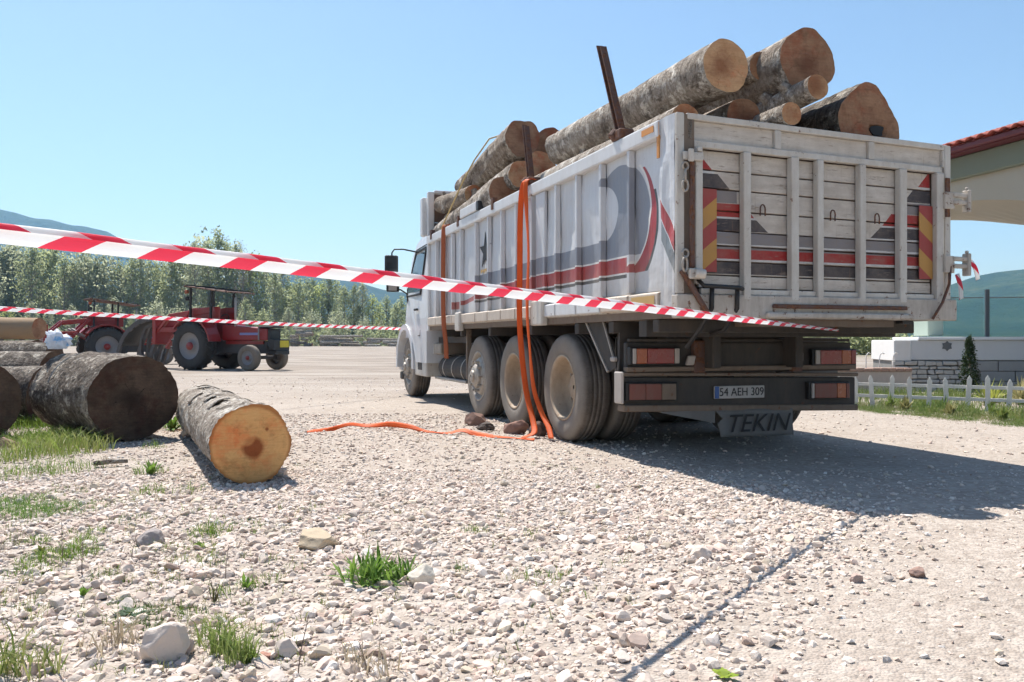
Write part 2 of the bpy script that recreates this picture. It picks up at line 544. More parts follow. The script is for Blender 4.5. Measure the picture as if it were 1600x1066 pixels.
# ------------------------------------------------------------------ trees beyond the yard
def leaf_cloud(clumps, per, size, spread, seed, up=0.0):
    """leaf-sized quads around clump centres -> verts, quads"""
    r = np.random.default_rng(seed)
    c = np.repeat(np.asarray(clumps, dtype=np.float32), per, axis=0)
    n = len(c)
    d = r.normal(size=(n, 3)).astype(np.float32)
    d /= np.linalg.norm(d, axis=1)[:, None]
    d *= (r.random((n, 1)) ** 0.5) * np.asarray(spread, dtype=np.float32)
    ctr = c[:, :3] + d
    a = r.normal(size=(n, 3)); a /= np.linalg.norm(a, axis=1)[:, None]
    b = np.cross(a, r.normal(size=(n, 3))); b /= np.linalg.norm(b, axis=1)[:, None]
    s = size * r.uniform(0.55, 1.25, (n, 1))
    a = a * s * 0.5; b = b * s * 0.32
    v = np.stack([ctr - a, ctr - b, ctr + a, ctr + b], axis=1).reshape(-1, 3)
    q = np.arange(n * 4).reshape(n, 4)
    return v, q

def tree_variant(H, R, nclump, per, leaf, seed, bare=0.0, crown_base=0.12, shape=0.6):
    r = random.Random(seed)
    m = MB()
    pth = [(0, 0, -0.2)]
    x = y = 0.0
    for i in range(1, 7):
        x += r.uniform(-.12, .12); y += r.uniform(-.12, .12)
        pth.append((x, y, H * 0.96 * i / 6))
    m.tube(pth, [0.26 * H / 15 * (1 - 0.92 * i / 6) + 0.012 for i in range(7)], 7)
    clumps = []
    for i in range(nclump):
        t = crown_base + (1 - crown_base) * (i + r.random()) / nclump
        rad = R * (math.sin(min(1.0, (t - crown_base) / (1 - crown_base) * 0.93 + 0.07) * math.pi) ** shape) * r.uniform(0.35, 1.15)
        a = r.uniform(0, 6.283)
        k = min(5, int(t * 6)); tt = t * 6 - k
        bx = pth[k][0] * (1 - tt) + pth[k + 1][0] * tt; by = pth[k][1] * (1 - tt) + pth[k + 1][1] * tt
        p = Vector((bx + rad * math.cos(a), by + rad * math.sin(a), H * t))
        b = Vector((bx, by, max(H * 0.06, H * t - rad * r.uniform(0.7, 1.5))))
        m.tube([b, (b + p) / 2 + Vector((0, 0, -0.1)), p], [0.045, 0.03, 0.012], 5)
        clumps.append(tuple(p))
    v, q = leaf_cloud(clumps, per, leaf, (R * 0.34, R * 0.34, R * 0.62), seed)
    return m, v, q

TREES = []
specs = [  # H, R, clumps, per, leaf, seed, material, base
    (12.0, 2.2, 95, 21, 0.38, 1, 'poplar_a', 0.16),
    (13.0, 2.0, 95, 20, 0.38, 2, 'poplar_b', 0.20),
    (10.5, 2.4, 90, 22, 0.38, 3, 'poplar_c', 0.06),
    (14.0, 1.8, 90, 20, 0.36, 4, 'poplar_d', 0.18),
    (10.5, 2.5, 92, 22, 0.40, 5, 'poplar_a', 0.05),
    (15.0, 2.2, 70, 9, 0.24, 6, 'twigs', 0.25),
    (7.5, 2.6, 80, 24, 0.36, 8, 'poplar_b', 0.04),
]
TV = []
for k, (H, R, nc, per, lf, sd, mt, cb) in enumerate(specs):
    m, v, q = tree_variant(H, R, nc, per, lf, sd, crown_base=cb)
    root = empty('tree', (0, 0, 0))
    m.build('trunk', MAT['tree_bark'], root, smooth=True)
    np_mesh('crown', v, q, MAT[mt], root, nside=4)
    TV.append(root)
kind_label = {0: 'bushy olive-green tree', 1: 'slender silvery-leaved poplar', 2: 'yellow-green young tree', 3: 'tall dark-green poplar',
              4: 'broad olive-green tree', 5: 'brownish nearly leafless tree', 6: 'short grey-green willow'}
used = [False] * len(TV)
def plant_tree(k, x, y, s, rz):
    wd = min(1.15, max(0.85, 1.0 / max(s, 0.4) ** 0.4))
    if not used[k]:
        o = TV[k]; used[k] = True
    else:
        o = copy_tree(TV[k])
    o.location = (x, y, 0); o.scale = (s * wd, s * wd, s * rng.uniform(0.95, 1.08)); o.rotation_euler = (0, 0, rz)
    o['kindno'] = k
    return o
# silhouette of the wood: tree-top height in the photograph along x
TOPX = [(-40, 390), (40, 388), (110, 400), (180, 405), (250, 410), (300, 392), (345, 380), (380, 392), (420, 420), (470, 440), (520, 446), (560, 456), (600, 468), (650, 476), (720, 480)]
def top_at(px): return float(np.interp(px, [p[0] for p in TOPX], [p[1] for p in TOPX]))
Hs = [s[0] for s in specs]
ROWS = {'back row': [], 'front row': [], 'far rise': []}
px = -60.0
row = 0
while px < 665:
    Y = 170 + rng.uniform(-4, 10)
    want = CAMH + (533 - top_at(px) + rng.uniform(-10, 6)) / FPX * Y
    k = rng.choices(range(7), [3, 3, 1.6, 2.4, 2.4, 1.3 if px < 330 else 0.4, 1.2])[0]
    ROWS['back row'].append((px, plant_tree(k, (px - 800) / FPX * Y, Y, want / Hs[k], rng.uniform(0, 6.28))))
    px += rng.uniform(9.5, 15)
px = -50.0
while px < 660:
    Y = 158 + rng.uniform(-3, 4)
    want = (CAMH + (533 - top_at(px)) / FPX * Y) * rng.uniform(0.34, 0.56)
    k = rng.choice([0, 2, 4, 6, 6, 1])
    ROWS['front row'].append((px, plant_tree(k, (px - 800) / FPX * Y, Y, want / Hs[k], rng.uniform(0, 6.28))))
    px += rng.uniform(26, 46)
for px, py in ((326, 366), (352, 372), (376, 380)):
    Y = 192
    ROWS['far rise'].append((px, plant_tree(5, (px - 800) / FPX * Y, Y, (CAMH + (533 - py) / FPX * Y) / 15.0, rng.uniform(0, 6.28))))
ONES = ['', 'first', 'second', 'third', 'fourth', 'fifth', 'sixth', 'seventh', 'eighth', 'ninth', 'tenth', 'eleventh', 'twelfth', 'thirteenth', 'fourteenth', 'fifteenth', 'sixteenth', 'seventeenth', 'eighteenth', 'nineteenth']
def ordinal(n):
    if n < 20: return ONES[n]
    t, u = divmod(n, 10)
    return {2: 'twent', 3: 'thirt', 4: 'fort', 5: 'fift'}[t] + ('ieth' if u == 0 else 'y-' + ONES[u])
for rn, lst in ROWS.items():
    for i, (px, o) in enumerate(sorted(lst, key=lambda q: q[0])):
        k = o['kindno']
        del o['kindno']
        tag(o, '%s, %s from the left in the %s of the wood' % (kind_label[k], ordinal(i + 1), rn), 'tree', 'trees beyond the yard')
for k, u in enumerate(used):
    if not u:
        for ch in list(TV[k].children): bpy.data.objects.remove(ch)
        bpy.data.objects.remove(TV[k])

# undergrowth at the foot of the wood, one mass
cl = []
for i in range(900):
    x = nrg.uniform(-118, -6); y = nrg.uniform(150, 180)
    cl.append((x, y, nrg.uniform(0.3, 3.2)))
v, q = leaf_cloud(cl, 26, 0.5, (1.5, 1.2, 1.2), 77)
tag(np_mesh('undergrowth', v, q, MAT['poplar_d'], nside=4), 'dense low undergrowth along the foot of the trees', 'undergrowth', kind='stuff')
cl = []
for i in range(170):
    x = nrg.uniform(21, 27.5); y = 60 + nrg.uniform(-3, 4)
    cl.append((x, y, abs(nrg.normal(0, 0.9)) + 0.1))
v, q = leaf_cloud(cl, 70, 0.26, (1.3, 1.1, 0.8), 78)
tag(np_mesh('shrubbery', v, q, MAT['poplar_a'], nside=4), 'pale green scrub on the slope beyond the low wall', 'shrubbery', kind='stuff')
# ------------------------------------------------------------------ truck materials
def mat_side():
    g = G('lettered_side_paint', 0.42, 0.45)
    v = g.obj()
    x, s, z = g.xyz(v)
    base = (0.60, 0.61, 0.63)
    red, blk, gry, wht = (0.36, 0.022, 0.028), (0.03, 0.036, 0.04), (0.225, 0.24, 0.28), (0.74, 0.72, 0.69)
    c = base
    # big grey sweep with the pale round eye, closing in a red and black hook at the rear
    cs, cz = 0.93, 1.93
    dx = (s - cs) / 1.12; dz = z - cz
    r = (dx * dx + dz * dz).sqrt()
    # straight bands: z bottom drifts slightly
    zb = z + (s - 2.4) * 0.006
    tail = s.lt(4.95)
    frontm = s.gt(cs)
    outer = r.lt(0.455)
    grey_round = outer
    grey_band = zb.between(1.64, 1.80) * tail * frontm
    eye_dx = (s - 1.25) / 1.25; eye_dz = z - 2.03
    eye = (eye_dx * eye_dx + eye_dz * eye_dz).sqrt().lt(0.235) + (s.gt(1.25) * z.gt(1.80))
    eye = eye.mn(1.0)
    bottomcut = zb.gt(1.64)
    gm = (grey_round * (1.0 - eye) * z.gt(1.64)).mx(grey_band)
    c = g.mix(gm, c, gry)
    # red hook
    dx2 = (s - 0.93) / 1.12; dz2 = z - 1.90
    r2 = (dx2 * dx2 + dz2 * dz2).sqrt()
    hookside = s.lt(0.80) * z.lt(2.33) * z.gt(1.50)
    width = (2.36 - z) * 0.16
    hook = hookside * r2.lt(0.545) * r2.gt(0.535 - width)
    hookb = hookside * r2.between(0.545, 0.575) * z.lt(2.1)
    hookw = hookside * r2.between(0.535 - width - 0.02, 0.535 - width)
    band = tail * s.gt(0.72)
    redm = (zb.between(1.505, 1.625) * band).mx(hook * z.lt(2.3))
    blkm = (zb.between(1.462, 1.49) * band).mx(hookb)
    whtm = (zb.between(1.625, 1.64) * band).mx(zb.between(1.49, 1.505) * band).mx(hookw)
    c = g.mix(redm, c, red)
    c = g.mix(blkm, c, blk)
    c = g.mix(whtm, c, wht)
    # small red panels near the front
    fr = s.between(5.62, 5.95) * z.between(1.40, 1.50)
    c = g.mix(fr, c, red)
    fr2 = s.between(5.05, 5.5) * (z - (5.5 - s) * 0.10).between(1.44, 1.50)
    c = g.mix(fr2, c, red)
    fr3 = s.between(6.45, 6.72) * z.between(1.42, 1.52)
    c = g.mix(fr3, c, gry)
    # slanting red/grey flash on the rear corner sheet
    d = z - s * 1.35
    c = g.mix(s.lt(0.19) * d.between(1.60, 1.74), c, (0.42, 0.05, 0.05))
    c = g.mix(s.lt(0.19) * d.between(1.74, 1.755), c, wht)
    c = g.mix(s.lt(0.19) * d.between(1.44, 1.585), c, (0.20, 0.23, 0.25))
    # wear
    n1 = g.noise(v, 2.3, 6, 0.65)
    run = g.noise(g.scaled(v, (1, 6, 0.35)), 6.0, 5, 0.6)
    c = g.mix(((n1 * 0.5 + run * 0.6) - 0.42).clamp() * 0.9, c, (0.36, 0.33, 0.30))
    rr = g.noise(g.scaled(v, (1, 16, 0.5)), 5.0, 6, 0.7).step(0.64, 0.74) * g.noise(v, 1.7, 3).step(0.45, 0.6)
    c = g.mix(rr * 0.55, c, (0.23, 0.13, 0.08))
    chips = g.noise(v, 24, 7, 0.75).step(0.665, 0.69)
    c = g.mix(chips * 0.75, c, (0.10, 0.07, 0.055))
    low = (1.0 - (z - 1.34).step(0.0, 0.35)) * g.noise(v, 9, 5)
    c = g.mix(low * 0.7, c, (0.40, 0.33, 0.26))
    g.color(c)
    g.rough(n1 * 0.35 + 0.28)
    g.bump(g.noise(v, 2.6, 4, 0.5) * 2.0 + run * 0.15, 0.5, 0.02)
    return g.mat

def mat_planks():
    g = G('painted_tailgate_planks', 0.62, 0.3)
    v = g.obj()
    x, s, z = g.xyz(v)
    cream = g.ramp(g.noise(g.scaled(v, (0.6, 1, 5.0)), 3.0, 7, 0.7), [(0.3, (0.50, 0.44, 0.375)), (0.65, (0.66, 0.60, 0.53))])
    red, blk, gry, wht = (0.36, 0.035, 0.032), (0.06, 0.052, 0.056), (0.235, 0.215, 0.215), (0.60, 0.58, 0.56)
    m = (x - 1.27).abs()                         # mirrored about the middle of the tailgate
    c = cream
    edge = (m - 0.96) / 0.12
    tri = z.between(2.19, 2.31) * ((m - 0.945) * 1.05).gt(z - 2.19)
    c = g.mix(tri, c, red)
    c = g.mix(z.between(2.172, 2.186) * m.gt(0.93), c, wht)
    c = g.mix(z.between(2.062, 2.17) * (m - 0.80).gt((z - 2.062) * 0.95), c, blk)
    c = g.mix(z.between(1.965, 2.055) * m.gt(0.74), c, gry)
    c = g.mix(z.between(1.865, 1.962) * (m - 0.59).gt((z - 1.865) * 0.9), c, red)
    c = g.mix(z.between(1.852, 1.866) * m.gt(0.57), c, wht)
    c = g.mix(z.between(1.763, 1.852) * (m - 0.47).gt((z - 1.763) * 1.15), c, blk)
    c = g.mix(z.between(1.752, 1.764), c, wht)
    c = g.mix(z.between(1.668, 1.752), c, gry)
    c = g.mix(z.between(1.655, 1.669), c, wht)
    c = g.mix(z.between(1.632, 1.655), c, gry)
    c = g.mix(z.between(1.562, 1.632), c, red)
    c = g.mix(z.between(1.547, 1.562), c, wht)
    c = g.mix(z.between(1.452, 1.540), c, blk)
    n = g.noise(v, 4.0, 7, 0.7)
    c = g.mix((n - 0.40).clamp() * 1.5, c, (0.28, 0.22, 0.17))
    wear = g.noise(g.scaled(v, (0.5, 1, 3)), 14, 6, 0.72).step(0.58, 0.66)
    c = g.mix(wear * 0.7, c, (0.26, 0.20, 0.155))
    drip = g.noise(g.scaled(v, (14, 1, 0.6)), 4.0, 6, 0.7).step(0.60, 0.72)
    c = g.mix(drip * 0.5, c, (0.27, 0.17, 0.11))
    g.color(c)
    grain = g.noise(g.scaled(v, (0.25, 1, 7)), 12.0, 5, 0.6)
    g.bump(grain + n * 0.4, 0.35, 0.008)
    return g.mat

def mat_warning():
    g = G('warning_board', 0.5, 0.4)
    v = g.obj()
    x, s, z = g.xyz(v)
    m = (x - 1.27).abs()
    st = (((z - m * -0.78) * 3.45 + 0.12).frac()).gt(0.5)
    c = g.mix(st, (0.46, 0.24, 0.06), (0.33, 0.05, 0.045))
    n = g.noise(v, 7, 6, 0.7)
    c = g.mix((n - 0.4).clamp() * 0.7, c, (0.25, 0.16, 0.10))
    g.color(c)
    return g.mat

def mat_tyre():
    g = G('dusty_tyre_rubber', 0.85, 0.25)
    v = g.obj()
    x, y, z = g.xyz(v)
    n = g.noise(v, 5, 6, 0.65)
    f = g.noise(v, 60, 4, 0.6)
    c = g.ramp(n * 0.7 + f * 0.3, [(0.3, (0.045, 0.040, 0.037)), (0.62, (0.15, 0.128, 0.11))])
    geo = g.new('ShaderNodeNewGeometry')
    nx = g.xyz(g.tc.outputs['Normal'])[0].abs()
    c = g.mix(nx.step(0.3, 0.9) * (0.45 + n * 0.5), c, (0.27, 0.235, 0.20))
    g.color(c)
    ang = g.math('ARCTAN2', z, y)
    r = (y * y + z * z).sqrt()
    blocks = ((ang * 9.55).frac() - 0.5).abs().lt(0.09) * r.gt(0.47)
    g.bump(f * 0.4 - blocks * 1.4 + n * 0.3, 0.6, 0.012)
    return g.mat

MAT['side'] = mat_side()
MAT['plank'] = mat_planks()
MAT['warn'] = mat_warning()
MAT['tyre'] = mat_tyre()
MAT['white'] = painted('truck_white_paint', (0.66, 0.665, 0.67), (0.33, 0.28, 0.23), 0.35, 0.06, 0.45, 2.5)
MAT['gate_frame'] = painted('tailgate_grey_paint', (0.60, 0.57, 0.52), (0.32, 0.25, 0.19), 0.7, 0.14, 0.55, 3.5)
MAT['cab'] = painted('cab_white_paint', (0.68, 0.69, 0.71), (0.36, 0.31, 0.26), 0.3, 0.0, 0.28, 1.8, 0.5)
MAT['beige'] = painted('beige_side_skirt', (0.58, 0.50, 0.42), (0.30, 0.23, 0.17), 0.6, 0.05, 0.6)
MAT['bedbeam'] = painted('bed_beam_paint', (0.55, 0.50, 0.44), (0.22, 0.17, 0.13), 0.9, 0.25, 0.7, 4.0)
MAT['chassis'] = painted('chassis_grime', (0.045, 0.042, 0.040), (0.14, 0.11, 0.085), 0.6, 0.05, 0.8, 3.0)
MAT['chassis_brown'] = painted('dusty_brown_steel', (0.16, 0.12, 0.09), (0.27, 0.21, 0.16), 0.6, 0.2, 0.8, 4.0)
MAT['rust'] = painted('rusty_steel', (0.13, 0.075, 0.06), (0.07, 0.04, 0.035), 0.7, 0.55, 0.8, 6.0)
MAT['rim'] = painted('dusty_tan_rim', (0.46, 0.36, 0.26), (0.24, 0.18, 0.13), 0.8, 0.1, 0.75, 5.0)
MAT['hub'] = painted('dusty_hub_metal', (0.44, 0.40, 0.35), (0.22, 0.17, 0.13), 0.8, 0.12, 0.55, 8.0, 0.5, 0.3)
MAT['lamp_red'] = painted('red_lamp_lens', (0.24, 0.018, 0.018), (0.16, 0.07, 0.055), 0.7, 0, 0.25, 5.0, 0.6)
MAT['lamp_orange'] = painted('orange_lamp_lens', (0.34, 0.075, 0.02), (0.22, 0.09, 0.06), 0.5, 0, 0.25, 5.0, 0.6)
MAT['lamp_dull'] = painted('dusty_red_reflector', (0.19, 0.055, 0.04), (0.16, 0.10, 0.08), 0.8, 0, 0.5, 5.0, 0.4)
MAT['lamp_white'] = painted('pale_lamp_lens', (0.42, 0.38, 0.35), (0.25, 0.2, 0.16), 0.6, 0, 0.4)
MAT['black'] = painted('black_plastic', (0.018, 0.018, 0.02), (0.07, 0.06, 0.05), 0.4, 0, 0.5)
MAT['rubber'] = painted('mud_flap_rubber', (0.17, 0.165, 0.158), (0.12, 0.10, 0.085), 0.6, 0, 0.8)
MAT['ink'] = painted('black_lettering', (0.012, 0.012, 0.014), (0.03, 0.03, 0.03), 0.2, 0, 0.6)
MAT['plate'] = painted('number_plate_white', (0.40, 0.39, 0.38), (0.35, 0.30, 0.26), 0.35, 0, 0.4)
MAT['plate_blue'] = painted('number_plate_blue', (0.03, 0.10, 0.32), (0.1, 0.1, 0.14), 0.3, 0, 0.4)
MAT['orange_mark'] = painted('orange_marking_tape', (0.62, 0.26, 0.06), (0.45, 0.3, 0.2), 0.4, 0, 0.5)
MAT['amber'] = painted('amber_marker', (0.55, 0.35, 0.12), (0.4, 0.3, 0.2), 0.4, 0, 0.5)
MAT['blackboard'] = painted('dark_bulkhead_board', (0.16, 0.11, 0.085), (0.06, 0.045, 0.04), 0.7, 0.1, 0.85)
def mat_glass():
    g = G('dark_glass', 0.06, 0.6)
    g.color((0.02, 0.025, 0.03))
    return g.mat
MAT['glass'] = mat_glass()

# ------------------------------------------------------------------ the truck; local x = across (left to right), y = forward, z = up
TR = empty('timber_truck', (1.145, 5.846, 0), math.radians(19.33))
tag(TR, 'white lorry with slatted tailgate loaded with logs, seen from behind', 'truck')
TM = Matrix.Translation((1.145, 5.846, 0)) @ Matrix.Rotation(math.radians(19.33), 4, 'Z')
def tw(v, s, z): return TM @ Vector((v, s, z))
def lean(p):
    x, y, z = p
    k = min(1.0, max(0.0, (z - 1.15) / 1.4))
    return (x, y, z - 0.019 * x * k)

# bed and chassis
MB().box(0.03, 2.47, 0.05, 7.36, 1.13, 1.20).build('bed_floor', MAT['chassis_brown'], TR)
for v0 in (0.80, 1.62):
    MB().box(v0, v0 + 0.08, 0.75, 9.6, 0.74, 1.02).build('chassis_rail', MAT['chassis'], TR, bevel=0.008)
for s0 in (0.30, 1.05, 1.75, 2.95, 4.35, 5.6, 6.5):
    MB().box(0.04, 2.46, s0, s0 + 0.09, 1.03, 1.128).build('cross_member', MAT['chassis'], TR, bevel=0.006)
MB().box(0.885, 1.615, 0.96, 1.06, 0.74, 1.01).build('rear_cross_member', MAT['chassis'], TR, bevel=0.01)
MB().cyl((1.25, 1.9, 0.70), (1.25, 8.6, 0.62), 0.06, n=12).build('drive_shaft', MAT['chassis'], TR, smooth=True)
for s0 in (2.25, 3.66, 5.02, 9.15):
    m = MB(); m.cyl((0.45, s0, 0.52), (2.05, s0, 0.52), 0.09, n=12)
    if s0 < 5: m.lathe([(0.02, -0.2), (0.16, -0.17), (0.22, 0), (0.16, 0.17), (0.02, 0.2)], 16, (1.25, s0, 0.52))
    m.build('axle', MAT['chassis'], TR, smooth=True)
for s0 in (2.25, 3.66):
    for v0 in (0.72, 1.70):
        m = MB()
        for k in range(6):
            m.box(v0, v0 + 0.08, s0 - 0.62 + k * 0.07, s0 + 0.62 - k * 0.07, 0.63 + k * 0.017, 0.645 + k * 0.017)
        m.build('leaf_spring', MAT['chassis'], TR)

# wheels: outer face at v0, width grows inwards
tyre_prof = [(0.300, 0.025), (0.315, 0.012), (0.36, 0.000), (0.42, -0.004), (0.470, 0.006), (0.500, 0.024), (0.512, 0.045),
             (0.520, 0.075), (0.520, 0.098), (0.515, 0.101), (0.515, 0.109), (0.521, 0.112), (0.521, 0.142), (0.516, 0.145), (0.516, 0.155), (0.521, 0.158),
             (0.521, 0.188), (0.515, 0.191), (0.515, 0.199), (0.520, 0.202), (0.520, 0.225), (0.512, 0.255), (0.500, 0.276), (0.470, 0.294), (0.42, 0.304), (0.36, 0.300), (0.315, 0.288), (0.300, 0.275)]
def wheel(v0, s0, sgn, kind):
    w = empty('wheel', (v0, s0, 0.519), 0 if sgn > 0 else math.pi, TR)
    MB().lathe(tyre_prof, 56, mi=0, closed=True).build('tyre', MAT['tyre'], w, smooth=True)
    if kind == 'deep':
        MB().lathe([(0.315, 0.022), (0.318, 0.006), (0.302, 0.004), (0.290, 0.020), (0.283, 0.05), (0.278, 0.13), (0.268, 0.165), (0.225, 0.20), (0.16, 0.205), (0.150, 0.205), (0.150, 0.16), (0.12, 0.135), (0.02, 0.13)], 40).build('rim', MAT['rim'], w, smooth=True)
        m = MB()
        for k in range(10):
            t = k * 0.6283
            m.cyl((0.165, 0.195 * math.cos(t), 0.195 * math.sin(t)), (0.21, 0.195 * math.cos(t), 0.195 * math.sin(t)), 0.016, n=6)
        m.build('wheel_nuts', MAT['hub'], w)
    elif kind == 'convex':
        MB().lathe([(0.315, 0.022), (0.318, 0.006), (0.302, 0.004), (0.290, 0.03), (0.275, 0.085), (0.255, 0.075), (0.235, 0.03), (0.215, 0.006), (0.165, -0.004), (0.155, 0.0)], 40).build('rim', MAT['hub'], w, smooth=True)
        m = MB()
        m.lathe([(0.155, 0.0), (0.15, -0.03), (0.12, -0.055), (0.075, -0.062), (0.07, -0.085), (0.02, -0.09)], 24)
        for k in range(10):
            t = k * 0.6283
            m.cyl((-0.055, 0.19 * math.cos(t), 0.19 * math.sin(t)), (0.005, 0.19 * math.cos(t), 0.19 * math.sin(t)), 0.017, n=6)
        m.build('hub', MAT['hub'], w)
    else:
        MB().lathe([(0.315, 0.04), (0.29, 0.06), (0.28, 0.2), (0.02, 0.2)], 32).build('rim', MAT['rim'], w, smooth=True)
    return w
for s0, kind in ((2.25, 'deep'), (3.66, 'deep'), (5.02, 'convex'), (9.15, 'convex')):
    wheel(0.08, s0, 1, kind)
    wheel(2.55, s0, -1, kind)
    if kind == 'deep':
        wheel(0.43, s0, 1, 'inner')
        wheel(2.20, s0, -1, 'inner')

# side walls
RIBS = [6.85, 6.40, 5.95, 5.52, 4.83, 4.32, 3.82, 3.33, 2.84, 2.19, 1.70, 1.20, 0.69]
def side_wall(flip):
    X0 = (lambda a: a) if not flip else (lambda a: 2.5 - a)
    def bx(m, a, b, *r):
        a, b = X0(a), X0(b)
        return m.box(min(a, b), max(a, b), *r)
    # sheet with small dents, subdivided
    m = MB()
    ny, nz = 70, 12
    vs = []
    for side in (0, 1):
        for j in range(nz + 1):
            for i in range(ny + 1):
                s = 0.20 + (7.36 - 0.20) * i / ny; z = 1.335 + (2.452 - 1.335) * j / nz
                d = 0.014 * mnoise.noise((s * 2.2, z * 2.6, 1.0)) + 0.009 * mnoise.noise((s * 6, z * 6, 3.0))
                vs.append((X0(0.040 + d + side * 0.03), s, z))
    w = ny + 1; o = (ny + 1) * (nz + 1)
    fs = []
    for j in range(nz):
        for i in range(ny):
            a = j * w + i
            fs += [(a, a + 1, a + w + 1, a + w), (o + a, o + a + w, o + a + w + 1, o + a + 1)]
    m.add(vs, fs)
    wall = m.build('side_wall', MAT['side'] if not flip else MAT['white'], TR, smooth=True, xf=lean)
    for s in RIBS:
        m = MB(); wd = 0.030
        a = [(-0.012, s - wd * 0.7), (-0.012, s + wd * 0.7), (0.036, s + wd), (0.036, s - wd)]
        vs = [(X0(q[0]), q[1], 1.335) for q in a] + [(X0(q[0]), q[1], 2.452) for q in a]
        m.hexa(vs).build('rib', MAT['side'] if not flip else MAT['white'], wall, bevel=0.006, segs=2, xf=lean)
    bx(MB(), 0.0, 0.036, 2.50, 2.74, 1.335, 2.452).build('centre_post', MAT['side'] if not flip else MAT['white'], wall, bevel=0.008, xf=lean)
    rail = bx(MB(), -0.022, 0.085, 0.205, 7.36, 2.452, 2.575).build('top_rail', MAT['white'], TR, bevel=0.014, segs=2, xf=lean)
    # bent skirt under the sheet, one piece per bay
    ss = [0.205] + sorted(RIBS + [2.62]) + [7.36]
    for a, b in zip(ss[:-1], ss[1:]):
        m = MB()
        p = [(0.045, 1.334), (-0.015, 1.318), (-0.015, 1.205), (0.045, 1.195)]
        vs = [(X0(x), a + 0.012, z) for x, z in p] + [(X0(x), b - 0.012, z) for x, z in p]
        m.add(vs, [(0, 1, 5, 4), (1, 2, 6, 5), (2, 3, 7, 6), (3, 0, 4, 7), (0, 3, 2, 1), (4, 5, 6, 7)])
        m.build('skirt_panel', MAT['beige'] if a > 2.6 or b < 1.3 else MAT['white'], TR, bevel=0.008, segs=2)
    bx(MB(), 0.02, 0.055, 0.2, 7.36, 1.19, 1.33).build('side_sill', MAT['bedbeam'], TR)
    bx(MB(), -0.045, 0.03, 2.46, 2.78, 1.12, 1.375).build('centre_bracket', MAT['gate_frame'], TR, bevel=0.02, segs=2)
    bx(MB(), -0.045, 0.03, 5.46, 5.68, 1.10, 1.35).build('bracket', MAT['gate_frame'], TR, bevel=0.02, segs=2)
    # crumpled rear corner sheet
    m = MB(); vs = []; n1, n2 = 5, 26
    for j in range(n2 + 1):
        for i in range(n1 + 1):
            s = 0.0 + 0.2 * i / n1; z = 1.19 + (2.575 - 1.19) * j / n2
            d = 0.016 * mnoise.noise((s * 9, z * 4.5, 7)) * (1 if 0 < i else 0.4)
            vs.append((X0(0.0 + d), s, z))
    fs = [(j * 6 + i, j * 6 + i + 1, (j + 1) * 6 + i + 1, (j + 1) * 6 + i) for j in range(n2) for i in range(n1)]
    m.add(vs, fs)
    bx(m, 0.02, 0.06, 0.0, 0.2, 1.19, 2.57)
    cp = m.build('corner_sheet', MAT['side'] if not flip else MAT['white'], TR, smooth=False, xf=lean)
    bx(MB(), -0.012, 0.0 , 0.205, 0.235, 2.30, 2.56).build('orange_marking', MAT['orange_mark'], cp, xf=lean)
    if not flip:
        bx(MB(), -0.027, -0.0225, 0.26, 0.44, 2.50, 2.545).build('orange_marking', MAT['orange_mark'], rail, xf=lean)
        MB().box(-0.019, -0.0155, 0.26, 0.62, 1.225, 1.300).build('amber_reflector', MAT['amber'], TR)
    return wall
wallL = side_wall(False)
side_wall(True)

# dark star painted on the side
m = MB()
pts = []
for k in range(10):
    r = 0.235 if k % 2 == 0 else 0.085
    t = math.pi / 2 + k * math.pi / 5
    pts.append((4.50 + r * 1.0 * math.cos(t), 2.06 + r * math.sin(t)))
m.prism(pts, 0.018, 0.024)
m.build('star_emblem', MAT['ink'], wallL, xf=lean)
m = MB()
for k in range(5):
    m.box(0.018, 0.023, 4.40 + k * 0.06, 4.44 + k * 0.06, 1.80 + 0.012 * (k % 2), 1.845)
m.build('emblem_lettering', MAT['amber'], wallL, xf=lean)

# front bulkhead
MB().box(0.0, 0.10, 7.362, 7.47, 1.12, 3.27).build('bulkhead_post', MAT['white'], TR, bevel=0.012, segs=2)
MB().box(2.40, 2.50, 7.362, 7.47, 1.12, 3.27).build('bulkhead_post', MAT['white'], TR, bevel=0.012, segs=2)
for k in range(9):
    MB().box(0.102, 2.398, 7.385 + 0.004 * (k % 2), 7.43, 1.25 + k * 0.222, 1.25 + k * 0.222 + 0.214).build('bulkhead_board', MAT['blackboard'], TR, bevel=0.004)
MB().box(0.102, 2.398, 7.37, 7.46, 3.25, 3.30).build('bulkhead_rail', MAT['white'], TR, bevel=0.008)
MB().box(-0.06, 0.02, 7.50, 7.66, 2.60, 3.20).build('air_intake', MAT['white'], TR, bevel=0.02, segs=2)

